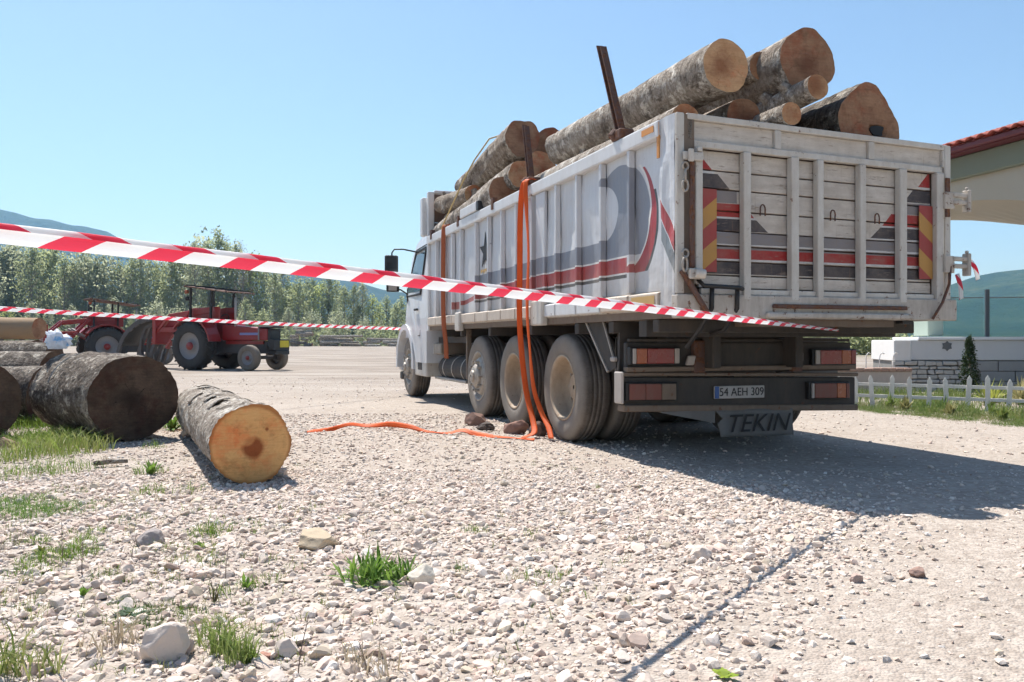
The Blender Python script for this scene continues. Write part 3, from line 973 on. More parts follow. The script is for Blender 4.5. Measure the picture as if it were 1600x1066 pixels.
# tailgate
TG = MB()
TG.box(0.145, 2.413, -0.028, 0.018, 2.342, 2.392)
TG.box(0.205, 2.34, -0.018, 0.018, 1.300, 1.342)
tail = TG.build('tailgate', MAT['gate_frame'], TR, bevel=0.007, segs=2, xf=lean)
for a, b in ((0.145, 0.203), (0.544, 0.606), (0.957, 1.025), (1.193, 1.248), (1.587, 1.642), (1.972, 2.042), (2.341, 2.413)):
    z0 = 1.265 if a > 0.3 else 1.37
    MB().box(a, b, -0.046, 0.016, z0, 2.341).build('stile', MAT['gate_frame'], tail, bevel=0.008, segs=2, xf=lean)
J = [1.345, 1.441, 1.544, 1.657, 1.762, 1.910, 2.064, 2.197, 2.341]
for i, (a, b) in enumerate(zip(J[:-1], J[1:])):
    yo = rng.uniform(-0.004, 0.004)
    m = MB()
    n = 14; vs = []
    for k in range(n + 1):
        v = 0.206 + (2.339 - 0.206) * k / n
        d = 0.0035 * mnoise.noise((v * 3, i * 5.1, 0))
        e = 0.0025 * mnoise.noise((v * 5, i * 3.3, 9))
        vs += [(v, 0.020 + yo + d, a + 0.006 + e), (v, 0.020 + yo + d + 0.005, b - 0.004 + e), (v, 0.050, b - 0.004 + e), (v, 0.050, a + 0.006 + e)]
    fs = []
    for k in range(n):
        o = k * 4
        for q in range(4):
            fs.append((o + q, o + (q + 1) % 4, o + 4 + (q + 1) % 4, o + 4 + q))
    fs += [(0, 1, 2, 3), (n * 4 + 3, n * 4 + 2, n * 4 + 1, n * 4)]
    m.add(vs, fs).build('plank', MAT['plank'], tail, bevel=0.003, xf=lean)
MB().box(0.15, 2.40, 0.052, 0.062, 1.31, 2.57).build('backing_board', MAT['blackboard'], tail, xf=lean)
MB().box(0.206, 0.342, -0.004, 0.002, 1.462, 2.058).build('warning_board', MAT['warn'], tail, xf=lean)
MB().box(2.203, 2.338, -0.004, 0.002, 1.468, 2.068).build('warning_board', MAT['warn'], tail, xf=lean)
for v in (0.73, 1.225, 1.36, 1.78):
    m = MB()
    pt = [(v + 0.022 * math.cos(t), -0.008, 1.935 + 0.038 * math.sin(t)) for t in [i * math.pi / 8 - 0.3 for i in range(9)]]
    m.tube(pt + [(v - 0.022, -0.008, 1.89)], 0.0055, 6)
    m.tube([(v + 0.021, -0.008, 1.925), (v + 0.021, -0.008, 1.89)], 0.0055, 6)
    m.build('hook_ring', MAT['rust'], tail, smooth=True, xf=lean)
# upper tailgate panel
UP = MB()
UP.box(0.09, 2.475, -0.022, 0.018, 2.535, 2.580)
UP.box(0.09, 0.135, -0.020, 0.017, 2.394, 2.534)
UP.box(2.425, 2.475, -0.020, 0.017, 2.394, 2.534)
UP.box(0.83, 0.885, -0.020, 0.017, 2.394, 2.534)
UP.box(1.69, 1.745, -0.020, 0.017, 2.394, 2.534)
up = UP.build('upper_tailgate', MAT['gate_frame'], TR, bevel=0.006, segs=2, xf=lean)
for a, b in ((0.137, 0.828), (0.887, 1.688), (1.747, 2.423)):
    MB().box(a, b, 0.008, 0.03, 2.396, 2.533).build('panel', MAT['plank'], up, xf=lean)
# corner posts
for a, b in ((0.0, 0.062), (2.44, 2.5)):
    MB().box(a, b, -0.03, -0.001, 1.30, 2.575).build('corner_post', MAT['gate_frame'], TR, bevel=0.008, segs=2, xf=lean)
# latch side: brackets, rod, chain links
m = MB(); m.box(0.035, 0.19, -0.075, -0.046, 2.235, 2.295); m.box(0.06, 0.10, -0.10, -0.075, 2.22, 2.31); m.box(0.14, 0.18, -0.08, -0.048, 2.30, 2.335)
m.build('latch_bracket', MAT['gate_frame'], TR, bevel=0.008, segs=2, xf=lean)
m = MB(); m.box(0.06, 0.17, -0.10, -0.05, 1.40, 1.475); m.cyl((0.10, -0.11, 1.44), (0.17, -0.13, 1.43), 0.035, n=12)
m.build('latch_bracket', MAT['gate_frame'], TR, bevel=0.01, segs=2, xf=lean)
MB().box(0.063, 0.146, -0.02, 0.06, 1.30, 2.57).build('gap_filler', MAT['chassis_brown'], TR, xf=lean)  # added dark backing, closes the bright see-through slit beside the tailgate
MB().box(0.085, 0.125, -0.072, -0.048, 1.48, 2.23).build('latch_rod', MAT['rust'], TR, bevel=0.008, xf=lean)
def link(c, a, b, rot, r=0.008):
    pts = [(c[0] + a * math.cos(t) * math.cos(rot), c[1] + a * math.cos(t) * math.sin(rot), c[2] + b * math.sin(t)) for t in [i * math.pi / 6 for i in range(13)]]
    return MB().tube(pts, r, 6, caps=False)
for c, a, b, rot in (((0.045, -0.07, 2.19), 0.026, 0.026, 0.2), ((0.04, -0.08, 2.12), 0.022, 0.04, 1.0), ((0.035, -0.085, 2.05), 0.024, 0.04, 0.1), ((0.045, -0.07, 1.58), 0.028, 0.026, 0.2), ((0.03, -0.09, 1.50), 0.024, 0.05, 0.3)):
    link(c, a, b, rot).build('chain_link', MAT['hub'], TR, smooth=True, xf=lean)
MB().bar((0.02, -0.06, 1.46), (0.22, -0.08, 1.16), 0.045, 0.03).build('latch_lever', MAT['rust'], TR, bevel=0.006)
m = MB(); m.tube([(0.16, -0.05, 1.40), (0.18, -0.09, 1.355), (0.30, -0.10, 1.35), (0.46, -0.10, 1.345), (0.52, -0.06, 1.34)], 0.016, 8)
m.build('rubber_hose', MAT['black'], TR, smooth=True)
for v, z1 in ((0.26, 0.92), (0.47, 1.02)):
    MB().tube([(v, -0.07, 1.36), (v + 0.005, -0.06, 1.2), (v + 0.02, 0.12, 1.05), (v + 0.02, 0.3, z1)], 0.017, 8).build('hanging_strap', MAT['black'], TR, smooth=True)
# hinge stubs on the other corner
for z in (2.125, 1.60):
    m = MB()
    m.box(2.40, 2.50, -0.07, -0.032, z - 0.08, z + 0.06)
    m.box(2.48, 2.62, -0.085, -0.045, z - 0.04, z - 0.005); m.box(2.48, 2.62, -0.085, -0.045, z + 0.02, z + 0.055)
    m.box(2.612, 2.642, -0.10, -0.03, z - 0.10, z + 0.085)
    m.cyl((2.627, -0.065, z + 0.085), (2.627, -0.065, z + 0.11), 0.016, n=8)
    m.build('hinge', MAT['bedbeam'], TR, bevel=0.006, xf=lean)
MB().box(2.42, 2.46, -0.06, -0.047, 1.98, 2.30).build('rust_patch', MAT['rust'], TR, xf=lean)
MB().tube([(2.46, -0.06, 1.56), (2.44, -0.07, 1.42), (2.36, -0.08, 1.27), (2.27, -0.07, 1.14)], 0.012, 6).build('release_cable', MAT['rust'], TR, smooth=True)
# rear bed beam
m = MB()
m.box(0.0, 2.55, -0.045, 0.05, 1.128, 1.298)
m.build('bed_beam', MAT['bedbeam'], TR, bevel=0.012, segs=2)
MB().box(0.78, 2.02, -0.075, -0.046, 1.205, 1.235).build('beam_rib', MAT['rust'], TR, bevel=0.006)
MB().box(0.72, 2.06, -0.09, -0.046, 1.132, 1.175).build('beam_rib', MAT['bedbeam'], TR, bevel=0.01)
MB().box(0.70, 1.95, 0.0, 0.42, 1.075, 1.126).build('under_beam', MAT['chassis_brown'], TR)
MB().box(0.05, 2.45, 0.50, 0.62, 1.0, 1.125).build('under_beam', MAT['chassis'], TR)
MB().tube([(1.42, 0.04, 1.10), (1.42, 0.02, 1.06), (1.40, 0.0, 1.045)], 0.012, 6).build('tie_hook', MAT['rust'], TR)
MB().box(2.02, 2.12, -0.02, 0.05, 1.10, 1.126).build('end_stop', MAT['black'], TR)

# lamp carrier and bumper (0.9 m in from the tail)
S0 = 0.90
m = MB()
m.box(0.10, 2.36, S0 + 0.03, S0 + 0.09, 0.70, 0.955)
m.build('lamp_carrier', MAT['chassis'], TR, bevel=0.01)
MB().box(0.08, 2.38, S0 - 0.02, S0 + 0.05, 0.715, 0.755).build('carrier_lip', MAT['chassis_brown'], TR, bevel=0.006)
MB().box(0.12, 2.34, S0 + 0.02, S0 + 0.06, 0.96, 0.985).build('carrier_lip', MAT['chassis'], TR, bevel=0.004)
def roll(p):   # bumper hangs a little lower on one side
    return (p[0], p[1], p[2] - 0.014 * (p[0] - 1.2))
MB().box(0.05, 2.42, S0 + 0.0, S0 + 0.08, 0.665, 0.695).build('bumper_lip', MAT['chassis_brown'], TR, bevel=0.006, xf=roll)
MB().box(0.06, 2.40, S0 + 0.02, S0 + 0.10, 0.405, 0.655).build('bumper', MAT['chassis'], TR, bevel=0.012, segs=2, xf=roll)
MB().box(0.055, 2.405, S0 - 0.015, S0 + 0.105, 0.385, 0.440).build('bumper_lip', MAT['chassis_brown'], TR, bevel=0.008, xf=lambda p: (p[0], p[1], p[2] - 0.022 * (p[0] - 0.4)))
MB().box(0.03, 0.058, S0 - 0.02, S0 + 0.12, 0.44, 0.70).build('bumper_end', MAT['lamp_white'], TR, bevel=0.01, xf=roll)
def lamp(v0, v1, z0, z1, mats, xf=None):
    n = len(mats)
    base = MB().box(v0 - 0.02, v1 + 0.02, S0 - 0.03, S0 + 0.02, z0 - 0.012, z1 + 0.012).build('rear_lamp', MAT['black'], TR, bevel=0.008, segs=2, xf=xf)
    tot = sum(w for w, _ in mats); a = v0
    for w, mt in mats:
        b = a + (v1 - v0) * w / tot
        MB().box(a + 0.002, b - 0.002, S0 - 0.05, S0 - 0.031, z0, z1).build('lens', MAT[mt], base, bevel=0.006, segs=2, xf=xf)
        a = b
lamp(0.12, 0.55, 0.782, 0.905, [(0.35, 'lamp_white'), (1.0, 'lamp_orange'), (2.6, 'lamp_red'), (0.5, 'lamp_white')])
lamp(1.91, 2.35, 0.762, 0.885, [(0.5, 'lamp_white'), (2.2, 'lamp_red'), (1.0, 'lamp_orange'), (0.5, 'lamp_red')])
lamp(0.09, 0.52, 0.475, 0.605, [(1.5, 'lamp_dull'), (1.5, 'lamp_dull'), (1.4, 'chassis_brown')], roll)
lamp(1.87, 2.28, 0.475, 0.605, [(0.3, 'lamp_white'), (2.4, 'lamp_dull'), (1.0, 'lamp_orange'), (0.4, 'lamp_dull')], roll)
MB().hexa([(0.61, S0 - 0.06, 0.765), (0.68, S0 - 0.06, 0.765), (0.68, S0 - 0.02, 0.765), (0.61, S0 - 0.02, 0.765), (0.63, S0 - 0.06, 0.845), (0.70, S0 - 0.06, 0.845), (0.70, S0 - 0.02, 0.845), (0.63, S0 - 0.02, 0.845)]).build('work_lamp', MAT['lamp_white'], TR, bevel=0.008)
MB().box(1.70, 1.79, S0 - 0.04, S0 + 0.0, 0.785, 0.868).build('work_lamp', MAT['lamp_white'], TR, bevel=0.008)
for v in (0.70, 1.68):
    MB().box(v, v + 0.11, S0 - 0.025, S0 + 0.03, 0.70, 0.97).build('carrier_bracket', MAT['rust'], TR, bevel=0.006)
# plate
def text(body, size, mat, parent, loc, rot, name='lettering', shear=0.0, spacing=1.0, sx=1.0):
    cu = bpy.data.curves.new(name, 'FONT')
    cu.body = body; cu.size = size; cu.extrude = 0.0012; cu.align_x = 'CENTER'; cu.align_y = 'CENTER'
    cu.shear = shear; cu.space_character = spacing
    cu.materials.append(mat)
    tmp = bpy.data.objects.new(name + '_curve', cu); COL.objects.link(tmp)
    bpy.context.view_layer.update()
    me = bpy.data.meshes.new_from_object(tmp.evaluated_get(bpy.context.evaluated_depsgraph_get()))
    bpy.data.objects.remove(tmp)
    o = bpy.data.objects.new(name, me); COL.objects.link(o)
    o.parent = parent; o.location = loc; o.rotation_euler = rot; o.scale = (sx, 1, 1)
    return o
pl = MB().box(0.908, 1.408, S0 - 0.006, S0 + 0.012, 0.478, 0.585).build('number_plate', MAT['plate'], TR, bevel=0.004)
MB().box(0.910, 0.950, S0 - 0.0095, S0 - 0.0063, 0.481, 0.582).build('country_band', MAT['plate_blue'], pl)
text('54 AEH 309', 0.098, MAT['ink'], pl, (1.176, S0 - 0.009, 0.531), (math.radians(90), 0, 0), sx=0.92)
# mud flap with the name
m = MB()
n = 14; vs = []; fs = []
for j in range(7):
    for i in range(n + 1):
        v = 0.90 + (1.69 - 0.90) * i / n
        z = 0.385 - (0.385 - 0.155) * j / 6
        if i == 0 and j in (1, 2): v += 0.03 * j
        vs.append((v + 0.05 * (j / 6) * (1 if i < 2 else 0), S0 - 0.015 + 0.012 * mnoise.noise((v * 4, z * 6, 2)) - 0.02 * (j / 6), z - 0.01 * (v - 1.25)))
for j in range(6):
    for i in range(n):
        a = j * (n + 1) + i
        fs.append((a, a + 1, a + n + 2, a + n + 1))
m.add(vs, fs)
fl = m.build('mud_flap', MAT['rubber'], TR, smooth=True)
sol = fl.modifiers.new('thick', 'SOLIDIFY'); sol.thickness = 0.008; sol.offset = 1.0
text('TEKIN', 0.215, MAT['ink'], fl, (1.300, S0 - 0.052, 0.262), (math.radians(90), 0, 0), shear=0.3, sx=1.03, spacing=1.03)
MB().hexa([(0.40, S0 - 0.01, 0.375), (0.91, S0 - 0.01, 0.275), (0.91, S0 + 0.03, 0.275), (0.40, S0 + 0.03, 0.375), (0.40, S0 - 0.01, 0.384), (0.91, S0 - 0.01, 0.384), (0.91, S0 + 0.03, 0.384), (0.40, S0 + 0.03, 0.384)]).build('valance', MAT['rubber'], TR)
for v in (0.20, 2.05):
    MB().box(v, v + 0.5, 1.32, 1.335, 0.55, 1.0).build('wheel_flap', MAT['rubber'], TR)
# triangular mudguard plate behind the rear wheel
m = MB(); m.prism([(1.74, 1.185), (1.36, 1.185), (1.10, 0.80), (1.10, 0.745), (1.24, 0.70)], 0.09, 0.10)
m.build('mudguard_plate', MAT['chassis'], TR)
MB().bar((0.085, 1.73, 1.18), (0.085, 1.24, 0.705), 0.018, 0.02).build('mudguard_edge', MAT['hub'], TR)
MB().bar((0.085, 1.36, 1.18), (0.085, 1.12, 0.80), 0.014, 0.015).build('mudguard_edge', MAT['hub'], TR)
MB().box(0.06, 0.10, 1.08, 1.16, 0.795, 0.835).build('guard_bolt', MAT['lamp_white'], TR, bevel=0.01)
MB().box(0.10, 0.45, 1.05, 1.09, 0.70, 1.12).build('guard_hanger', MAT['chassis'], TR)
MB().tube([(0.10, 1.06, 0.80), (0.07, 1.02, 0.72), (0.08, 0.98, 0.62)], 0.012, 6).build('lamp_cable', MAT['chassis_brown'], TR, smooth=True)

# tanks and boxes between the axles
MB().cyl((0.33, 5.75, 0.56), (0.33, 7.30, 0.56), 0.19, n=24).build('fuel_tank', MAT['chassis'], TR, smooth=False, bevel=0.03, segs=2)
for s in (6.0, 6.5, 7.0):
    MB().lathe([(0.192, -0.02), (0.197, -0.02), (0.197, 0.02), (0.192, 0.02)], 24, (0.33, s, 0.56), axis='y').build('tank_band', MAT['hub'], TR)
MB().box(0.12, 0.50, 6.90, 7.38, 0.76, 0.94).build('battery_box', MAT['chassis_brown'], TR, bevel=0.02, segs=2)
m = MB()
for k in range(5): m.box(0.075, 0.118, 6.92 + k * 0.09, 6.97 + k * 0.09, 0.77, 0.93)
m.build('battery_fins', MAT['hub'], TR, bevel=0.01)
MB().box(0.14, 0.22, 5.78, 7.5, 0.38, 0.42).build('side_guard', MAT['hub'], TR, bevel=0.008)
MB().box(0.10, 0.16, 5.56, 5.62, 0.45, 1.12).build('side_guard_post', MAT['chassis_brown'], TR)
MB().box(0.2, 2.3, 5.7, 7.5, 0.94, 1.025).build('sub_frame', MAT['chassis'], TR)
for k, s in enumerate((2.95, 4.34)):
    MB().lathe([(0.02, -0.16), (0.10, -0.15), (0.11, -0.08), (0.11, 0.1), (0.06, 0.16), (0.02, 0.16)], 16, (0.62, s, 0.78), 'y').build('brake_chamber', MAT['chassis_brown'], TR, smooth=True)

# cab
prof = [(7.56, 0.62), (7.56, 2.76), (8.35, 2.76), (8.85, 2.66), (9.15, 2.42), (9.60, 1.62), (9.72, 1.28), (9.78, 0.62)]
def cabx(side, s, z):
    inset = 0.02 + 0.17 * max(0.0, (z - 1.35) / 1.4) ** 1.2 + 0.45 * max(0.0, (s - 9.05) / 0.75) ** 2
    return inset if side == 0 else 2.5 - inset
m = MB()
ns = 16
# cab shell as rows of profile cross-cuts (left, right) built along s
cols = [7.56, 7.9, 8.3, 8.62, 8.9, 9.15, 9.4, 9.6, 9.72, 9.78]
top = lambda s: float(np.interp(s, [7.56, 8.35, 8.85, 9.15, 9.60, 9.72, 9.78], [2.76, 2.76, 2.66, 2.42, 1.62, 1.28, 0.95]))
rows = 9
vs = []
for s in cols:
    zt = top(s)
    zb = 1.02 if 8.55 <= s <= 9.72 else 0.62
    ring = [(cabx(0, s, zb + (zt - zb) * k / rows), s, zb + (zt - zb) * k / rows) for k in range(rows + 1)]
    ring += [(cabx(1, s, zb + (zt - zb) * k / rows), s, zb + (zt - zb) * k / rows) for k in range(rows, -1, -1)]
    vs += ring
n = 2 * (rows + 1)
fs = []
for i in range(len(cols) - 1):
    for k in range(n - 1):
        fs.append((i * n + k, i * n + k + 1, (i + 1) * n + k + 1, (i + 1) * n + k))
fs.append(tuple(range(n))); fs.append(tuple((len(cols) - 1) * n + k for k in range(n - 1, -1, -1)))
m.add(vs, fs)
cab = m.build('cab', MAT['cab'], TR, bevel=0.02, segs=2)
def cpt(s, z, off=0.006): return (cabx(0, s, z) - off, s, z)
win = [(8.12, 1.78), (8.12, 2.44), (8.75, 2.42), (9.18, 1.80)]
m = MB(); a = [cpt(s, z, 0.010) for s, z in win]; b = [cpt(s, z, -0.02) for s, z in win]
m.hexa([a[0], a[1], a[2], a[3], b[0], b[1], b[2], b[3]]).build('door_window', MAT['glass'], cab)
fr = [(8.07, 1.73), (8.07, 2.49), (8.79, 2.47), (9.25, 1.74)]
m = MB()
for i in range(4):
    m.bar(cpt(*fr[i], 0.012), cpt(*fr[(i + 1) % 4], 0.012), 0.03, 0.03)
m.build('window_seal', MAT['black'], cab)
m = MB(); dr = [(8.0, 1.05), (8.0, 2.55), (8.85, 2.52), (9.35, 1.7), (9.35, 1.08)]
for i in range(5): m.bar(cpt(*dr[i], 0.003), cpt(*dr[(i + 1) % 5], 0.003), 0.012, 0.012)
m.build('door_seam', MAT['chassis'], cab)
m = MB(); m.bar(cpt(8.12, 1.48, 0.03), cpt(8.32, 1.48, 0.03), 0.03, 0.035); m.build('door_handle', MAT['black'], cab)
m = MB(); m.bar(cpt(9.45, 1.22, 0.025), cpt(9.32, 1.9, 0.03), 0.03, 0.05); m.build('wind_deflector', MAT['black'], cab, bevel=0.01)
MB().hexa([(0.35, 9.20, 2.38), (2.15, 9.20, 2.38), (2.15, 9.62, 1.62), (0.35, 9.62, 1.62), (0.35, 9.17, 2.36), (2.15, 9.17, 2.36), (2.15, 9.58, 1.60), (0.35, 9.58, 1.60)]).build('windscreen', MAT['glass'], cab)
# wheel arch and steps
m = MB()
for k in range(15):
    t0 = math.pi * (k / 15) * 1.06 - 0.1; t1 = math.pi * ((k + 1) / 15) * 1.06 - 0.1
    for (ra, rb) in ((0.60, 0.70),):
        p = [(9.15 + ra * math.cos(t0), 0.56 + ra * math.sin(t0)), (9.15 + rb * math.cos(t0), 0.56 + rb * math.sin(t0)), (9.15 + rb * math.cos(t1), 0.56 + rb * math.sin(t1)), (9.15 + ra * math.cos(t1), 0.56 + ra * math.sin(t1))]
        m.prism(p, 0.0, 0.42)
m.build('wheel_arch', MAT['cab'], cab)
MB().box(0.03, 0.45, 7.62, 8.44, 0.40, 0.86).build('step_box', MAT['gate_frame'], cab, bevel=0.03, segs=2)
MB().box(0.028, 0.06, 7.9, 8.2, 0.5, 0.74).build('step_recess', MAT['chassis'], cab)
MB().box(0.04, 0.45, 7.62, 8.44, 0.88, 1.0).build('step_cover', MAT['cab'], cab, bevel=0.02, segs=2)
m = MB(); m.box(0.06, 2.44, 9.74, 9.95, 0.42, 0.93); m.build('front_bumper', MAT['cab'], cab, bevel=0.06, segs=3)
m = MB(); m.box(0.01, 0.10, 9.78, 9.92, 0.50, 0.90); m.build('corner_lamp', MAT['lamp_white'], cab, bevel=0.03, segs=2)
MB().box(0.05, 0.4, 9.5, 9.74, 0.28, 0.42).build('bumper_foot', MAT['chassis'], cab, bevel=0.02)
# mirrors on a bent arm
m = MB(); m.tube([(0.18, 8.66, 2.46), (-0.10, 8.74, 2.52), (-0.24, 8.80, 2.52), (-0.28, 8.81, 2.46), (-0.28, 8.81, 2.40)], 0.013, 8)
m.tube([(0.06, 9.1, 1.62), (0.02, 9.0, 1.78), (-0.12, 8.86, 1.84), (-0.26, 8.82, 1.86), (-0.28, 8.82, 1.92)], 0.013, 8)
m.build('mirror_arm', MAT['black'], cab, smooth=True)
mi = MB().box(-0.40, -0.17, 8.79, 8.86, 1.98, 2.42).build('mirror', MAT['black'], cab, bevel=0.03, segs=3)
MB().box(-0.38, -0.19, 8.783, 8.789, 2.00, 2.40).build('mirror_glass', MAT['glass'], mi)
MB().box(-0.37, -0.15, 8.80, 8.86, 1.80, 1.93).build('wide_mirror', MAT['black'], cab, bevel=0.02, segs=2)
MB().box(-0.34, -0.20, 8.793, 8.799, 1.82, 1.91).build('mirror_glass', MAT['lamp_white'], cab)
# stakes
def stake(s, base_z, topv, tops, topz, w):
    p = Vector((0.03, s, base_z)); q = Vector((topv, tops, topz))
    d = (q - p).normalized()
    side = Vector((0, 1, 0)); side = (side - d * side.dot(d)).normalized()
    nrm = d.cross(side)
    m = MB()
    m.bar(p, q, w, 0.012, up=nrm)
    m.bar(p + side * w / 2, q + side * w / 2 + d * 0.05, 0.010, 0.055, up=nrm)
    m.bar(p - side * w / 2, q - side * w / 2 - d * 0.0, 0.010, 0.055, up=nrm)
    st = m.build('stake', MAT['rust'], TR)
    m = MB(); m.box(-0.03, 0.10, s - 0.07, s + 0.09, 2.578, 2.66); m.cyl((-0.05, s + 0.05, 2.60), (0.0, s + 0.05, 2.66), 0.035, n=10)
    m.build('stake_socket', MAT['rust'], st, bevel=0.01)
    return st
stake(0.86, 2.58, -0.02, 1.14, 3.40, 0.058)
stake(2.93, 2.58, 0.05, 3.16, 3.24, 0.058)
for s in (4.05, 5.55, 7.05):
    MB().box(-0.032, -0.02, s, s + 0.07, 2.50, 2.63).build('rail_clip', MAT['rust'], TR)
    MB().box(-0.03, 0.03, s + 0.01, s + 0.06, 2.577, 2.64).build('rail_clip', MAT['rust'], TR)
m = MB(); m.bar((0.02, 4.72, 2.64), (0.02, 5.45, 2.64), 0.11, 0.12); m.build('spare_rail', MAT['white'], TR, bevel=0.01)
MB().bar((0.02, 4.64, 2.64), (0.02, 4.718, 2.64), 0.10, 0.11).build('rail_end', MAT['black'], TR)
# ------------------------------------------------------------------ logs
def log(name, p, q, r1, r2, mats, label, group=None, seed=0, shape=None, rough=0.05, bend=0.0, flare=0.0, squash=1.0, rings=26, segs=36, hole=None, cat='log', fine=0.0, stubs=0):
    """one felled trunk: bark mesh (the thing) with two sawn ends as parts; local z runs from p to q"""
    p, q = Vector(p), Vector(q)
    L = (q - p).length
    d = (q - p).normalized()
    up = Vector((0, 0, 1))
    xax = up.cross(d)
    if xax.length < 1e-3: xax = Vector((1, 0, 0))
    xax.normalize(); yax = d.cross(xax)
    M4 = Matrix((xax, yax, d)).transposed().to_4x4(); M4.translation = p
    kr = random.Random(seed * 7 + 3)
    knots = [(kr.random(), kr.uniform(0, 6.283), kr.uniform(0.04, 0.12), kr.uniform(0.05, 0.11)) for _ in range(int(2 + L * 1.3))]
    def rad(t, th):
        r = r1 + (r2 - r1) * t + flare * max(0.0, 1 - t * L / 0.5) ** 2
        n = mnoise.noise((math.cos(th) * 1.3 + seed * 3.1, math.sin(th) * 1.3, t * L * 0.8 + seed))
        n2 = mnoise.noise((math.cos(th) * 4 + seed, math.sin(th) * 4 + 7, t * L * 3.5))
        n3 = mnoise.noise((math.cos(th) * 2, math.sin(th) * 2, t * L * 9.0 + seed * 5))
        k = 1 + rough * (n * 1.6 + n2 * 0.5 + n3 * 0.35)
        for (tk, ak, am, wk) in knots:
            da = (th - ak + math.pi) % (2 * math.pi) - math.pi
            e = ((da * r) ** 2 + ((t - tk) * L) ** 2) / (wk * wk)
            if e < 6: k += am * math.exp(-e)
        if fine:
            k += fine * (abs(mnoise.noise((math.cos(th) * 7 + seed, math.sin(th) * 7, t * L * 16))) * 1.4 - 0.5 + 0.7 * mnoise.noise((math.cos(th) * 16, math.sin(th) * 16, t * L * 26)))
        if shape: k *= shape(th)
        return r * k
    vs = []
    for i in range(rings + 1):
        t = i / rings
        bx = bend * math.sin(t * math.pi)
        for k in range(segs):
            th = 2 * math.pi * k / segs
            rr = rad(t, th)
            vs.append((rr * math.cos(th) + bx, rr * math.sin(th) * squash, t * L))
    fs = [(i * segs + k, i * segs + (k + 1) % segs, (i + 1) * segs + (k + 1) % segs, (i + 1) * segs + k) for i in range(rings) for k in range(segs)]
    m = MB(); m.add(vs, fs)
    o = m.build(name, MAT[mats[0]], smooth=True)
    o.matrix_world = M4
    tag(o, label, cat, group)
    for end in (0, 1):
        t = float(end); base = end * rings * segs
        vv, ff = [], []
        NR = 5
        sg = -1 if end == 0 else 1
        for j in range(NR, 0, -1):
            for k in range(segs):
                x, y, z = vs[base + k]
                f = j / NR
                th = 2 * math.pi * k / segs
                dz = 0.004 * mnoise.noise((x * f * 14, y * f * 14, seed + end)) if j < NR else -0.001
                if hole and end == 0:
                    hx, hy, hr = hole
                    dd = math.hypot(x * f - hx, (y * f - hy) * 1.2)
                    dz -= 0.10 * max(0.0, 1 - dd / hr)
                vv.append((x * f, y * f, z + sg * dz))
        vv.append((0, 0, vs[base][2]))
        for j in range(NR - 1):
            for k in range(segs):
                k2 = (k + 1) % segs
                ff.append((j * segs + k, j * segs + k2, (j + 1) * segs + k2, (j + 1) * segs + k))
        c = NR * segs
        for k in range(segs):
            ff.append(((NR - 1) * segs + k, (NR - 1) * segs + (k + 1) % segs, c))
        m = MB(); m.add(vv, ff)
        e = m.build('cut_end', MAT[mats[1]], o)
    for (tk, ak, am, wk) in knots[:stubs]:
        tk = 0.1 + 0.8 * tk; rr = rad(tk, ak); sr = wk * 0.42
        dv = Vector((math.cos(ak), math.sin(ak) * squash, 0.25)).normalized()
        p0 = Vector((rr * 0.9 * math.cos(ak), rr * 0.9 * math.sin(ak) * squash, tk * L))
        m = MB(); m.tube([p0, p0 + dv * (rr * 0.1 + 0.02), p0 + dv * (rr * 0.1 + 0.035 + sr * 0.5)], [sr * 1.3, sr * 1.05, sr * 0.9], 12)
        m.build('branch_stub', MAT[mats[0]], o)
    return o

def bump_shape(*bs):
    def f(th):
        k = 1.0
        for a, w, amp in bs:
            d = (th - a + math.pi) % (2 * math.pi) - math.pi
            k += amp * math.exp(-(d / w) ** 2)
        return k
    return f

def tlog(v, z, s0, s1, r1, r2, mats, label, dv=0.0, dz=0.0, **kw):
    return log('log', tw(v, s0, z), tw(v + dv, s1, z + dz), r1, r2, mats, label, 'logs on the truck', stubs=2, fine=0.02, **{**dict(rings=64, segs=56), **kw})
B, CT, CB = 'bark', 'cut', 'cut_brown'
# in local frame seen from behind: x axis of the log points to the truck's LEFT (angles: 0 = left, pi/2 = up)
tlog(0.49, 2.99, 0.10, 3.22, 0.192, 0.185, ('bark_pale', CT), 'thick pale-barked log on top of the load beside the rear stake', dz=0.07, seed=1, rough=0.05)
tlog(1.09, 3.175, 0.50, 3.4, 0.115, 0.12, (B, CT), 'thin log wedged between the two thickest top logs', seed=2)
tlog(1.29, 3.140, 0.20, 3.6, 0.255, 0.25, (B, CB), 'thickest round log at the very top of the load', seed=3, shape=bump_shape((1.75, 0.35, 0.07), (0.9, 0.5, -0.03), (3.3, 0.5, 0.05), (5.6, 0.5, -0.04)), squash=1.0)
tlog(1.19, 2.862, -0.05, 2.4, 0.093, 0.10, ('bark_pale', CT), 'slim log jutting out under the thickest top log', dz=-0.10, seed=4, rough=0.03)
tlog(0.82, 2.70, 0.35, 3.0, 0.155, 0.16, (B, CB), 'half-hidden brown-ended log just above the tailgate, left of the slimmest ones', seed=5)
tlog(0.975, 2.652, -0.02, 2.2, 0.086, 0.09, ('bark_pale', CT), 'short-looking thin log resting on the tailgate edge in the middle', seed=6, rough=0.03)
glog = tlog(1.80, 2.675, 0.10, 3.4, 0.288, 0.27, ('bark_dark', CB), 'large hollow-hearted log at the far corner of the tailgate', seed=7, shape=bump_shape((1.45, 0.45, 0.10), (2.45, 0.5, -0.08), (0.4, 0.5, 0.06), (3.5, 0.6, 0.08)), hole=(-0.085, -0.055, 0.07))
m = MB(); pts = [(-0.075 + 0.062 * math.cos(t) * (1 + 0.25 * math.sin(3 * t + 1)), -0.05 + 0.05 * math.sin(t) * (1 + 0.2 * math.cos(2 * t))) for t in [k * math.pi / 9 for k in range(18)]]
m.prism(pts, -0.012, 0.004, axis='z')
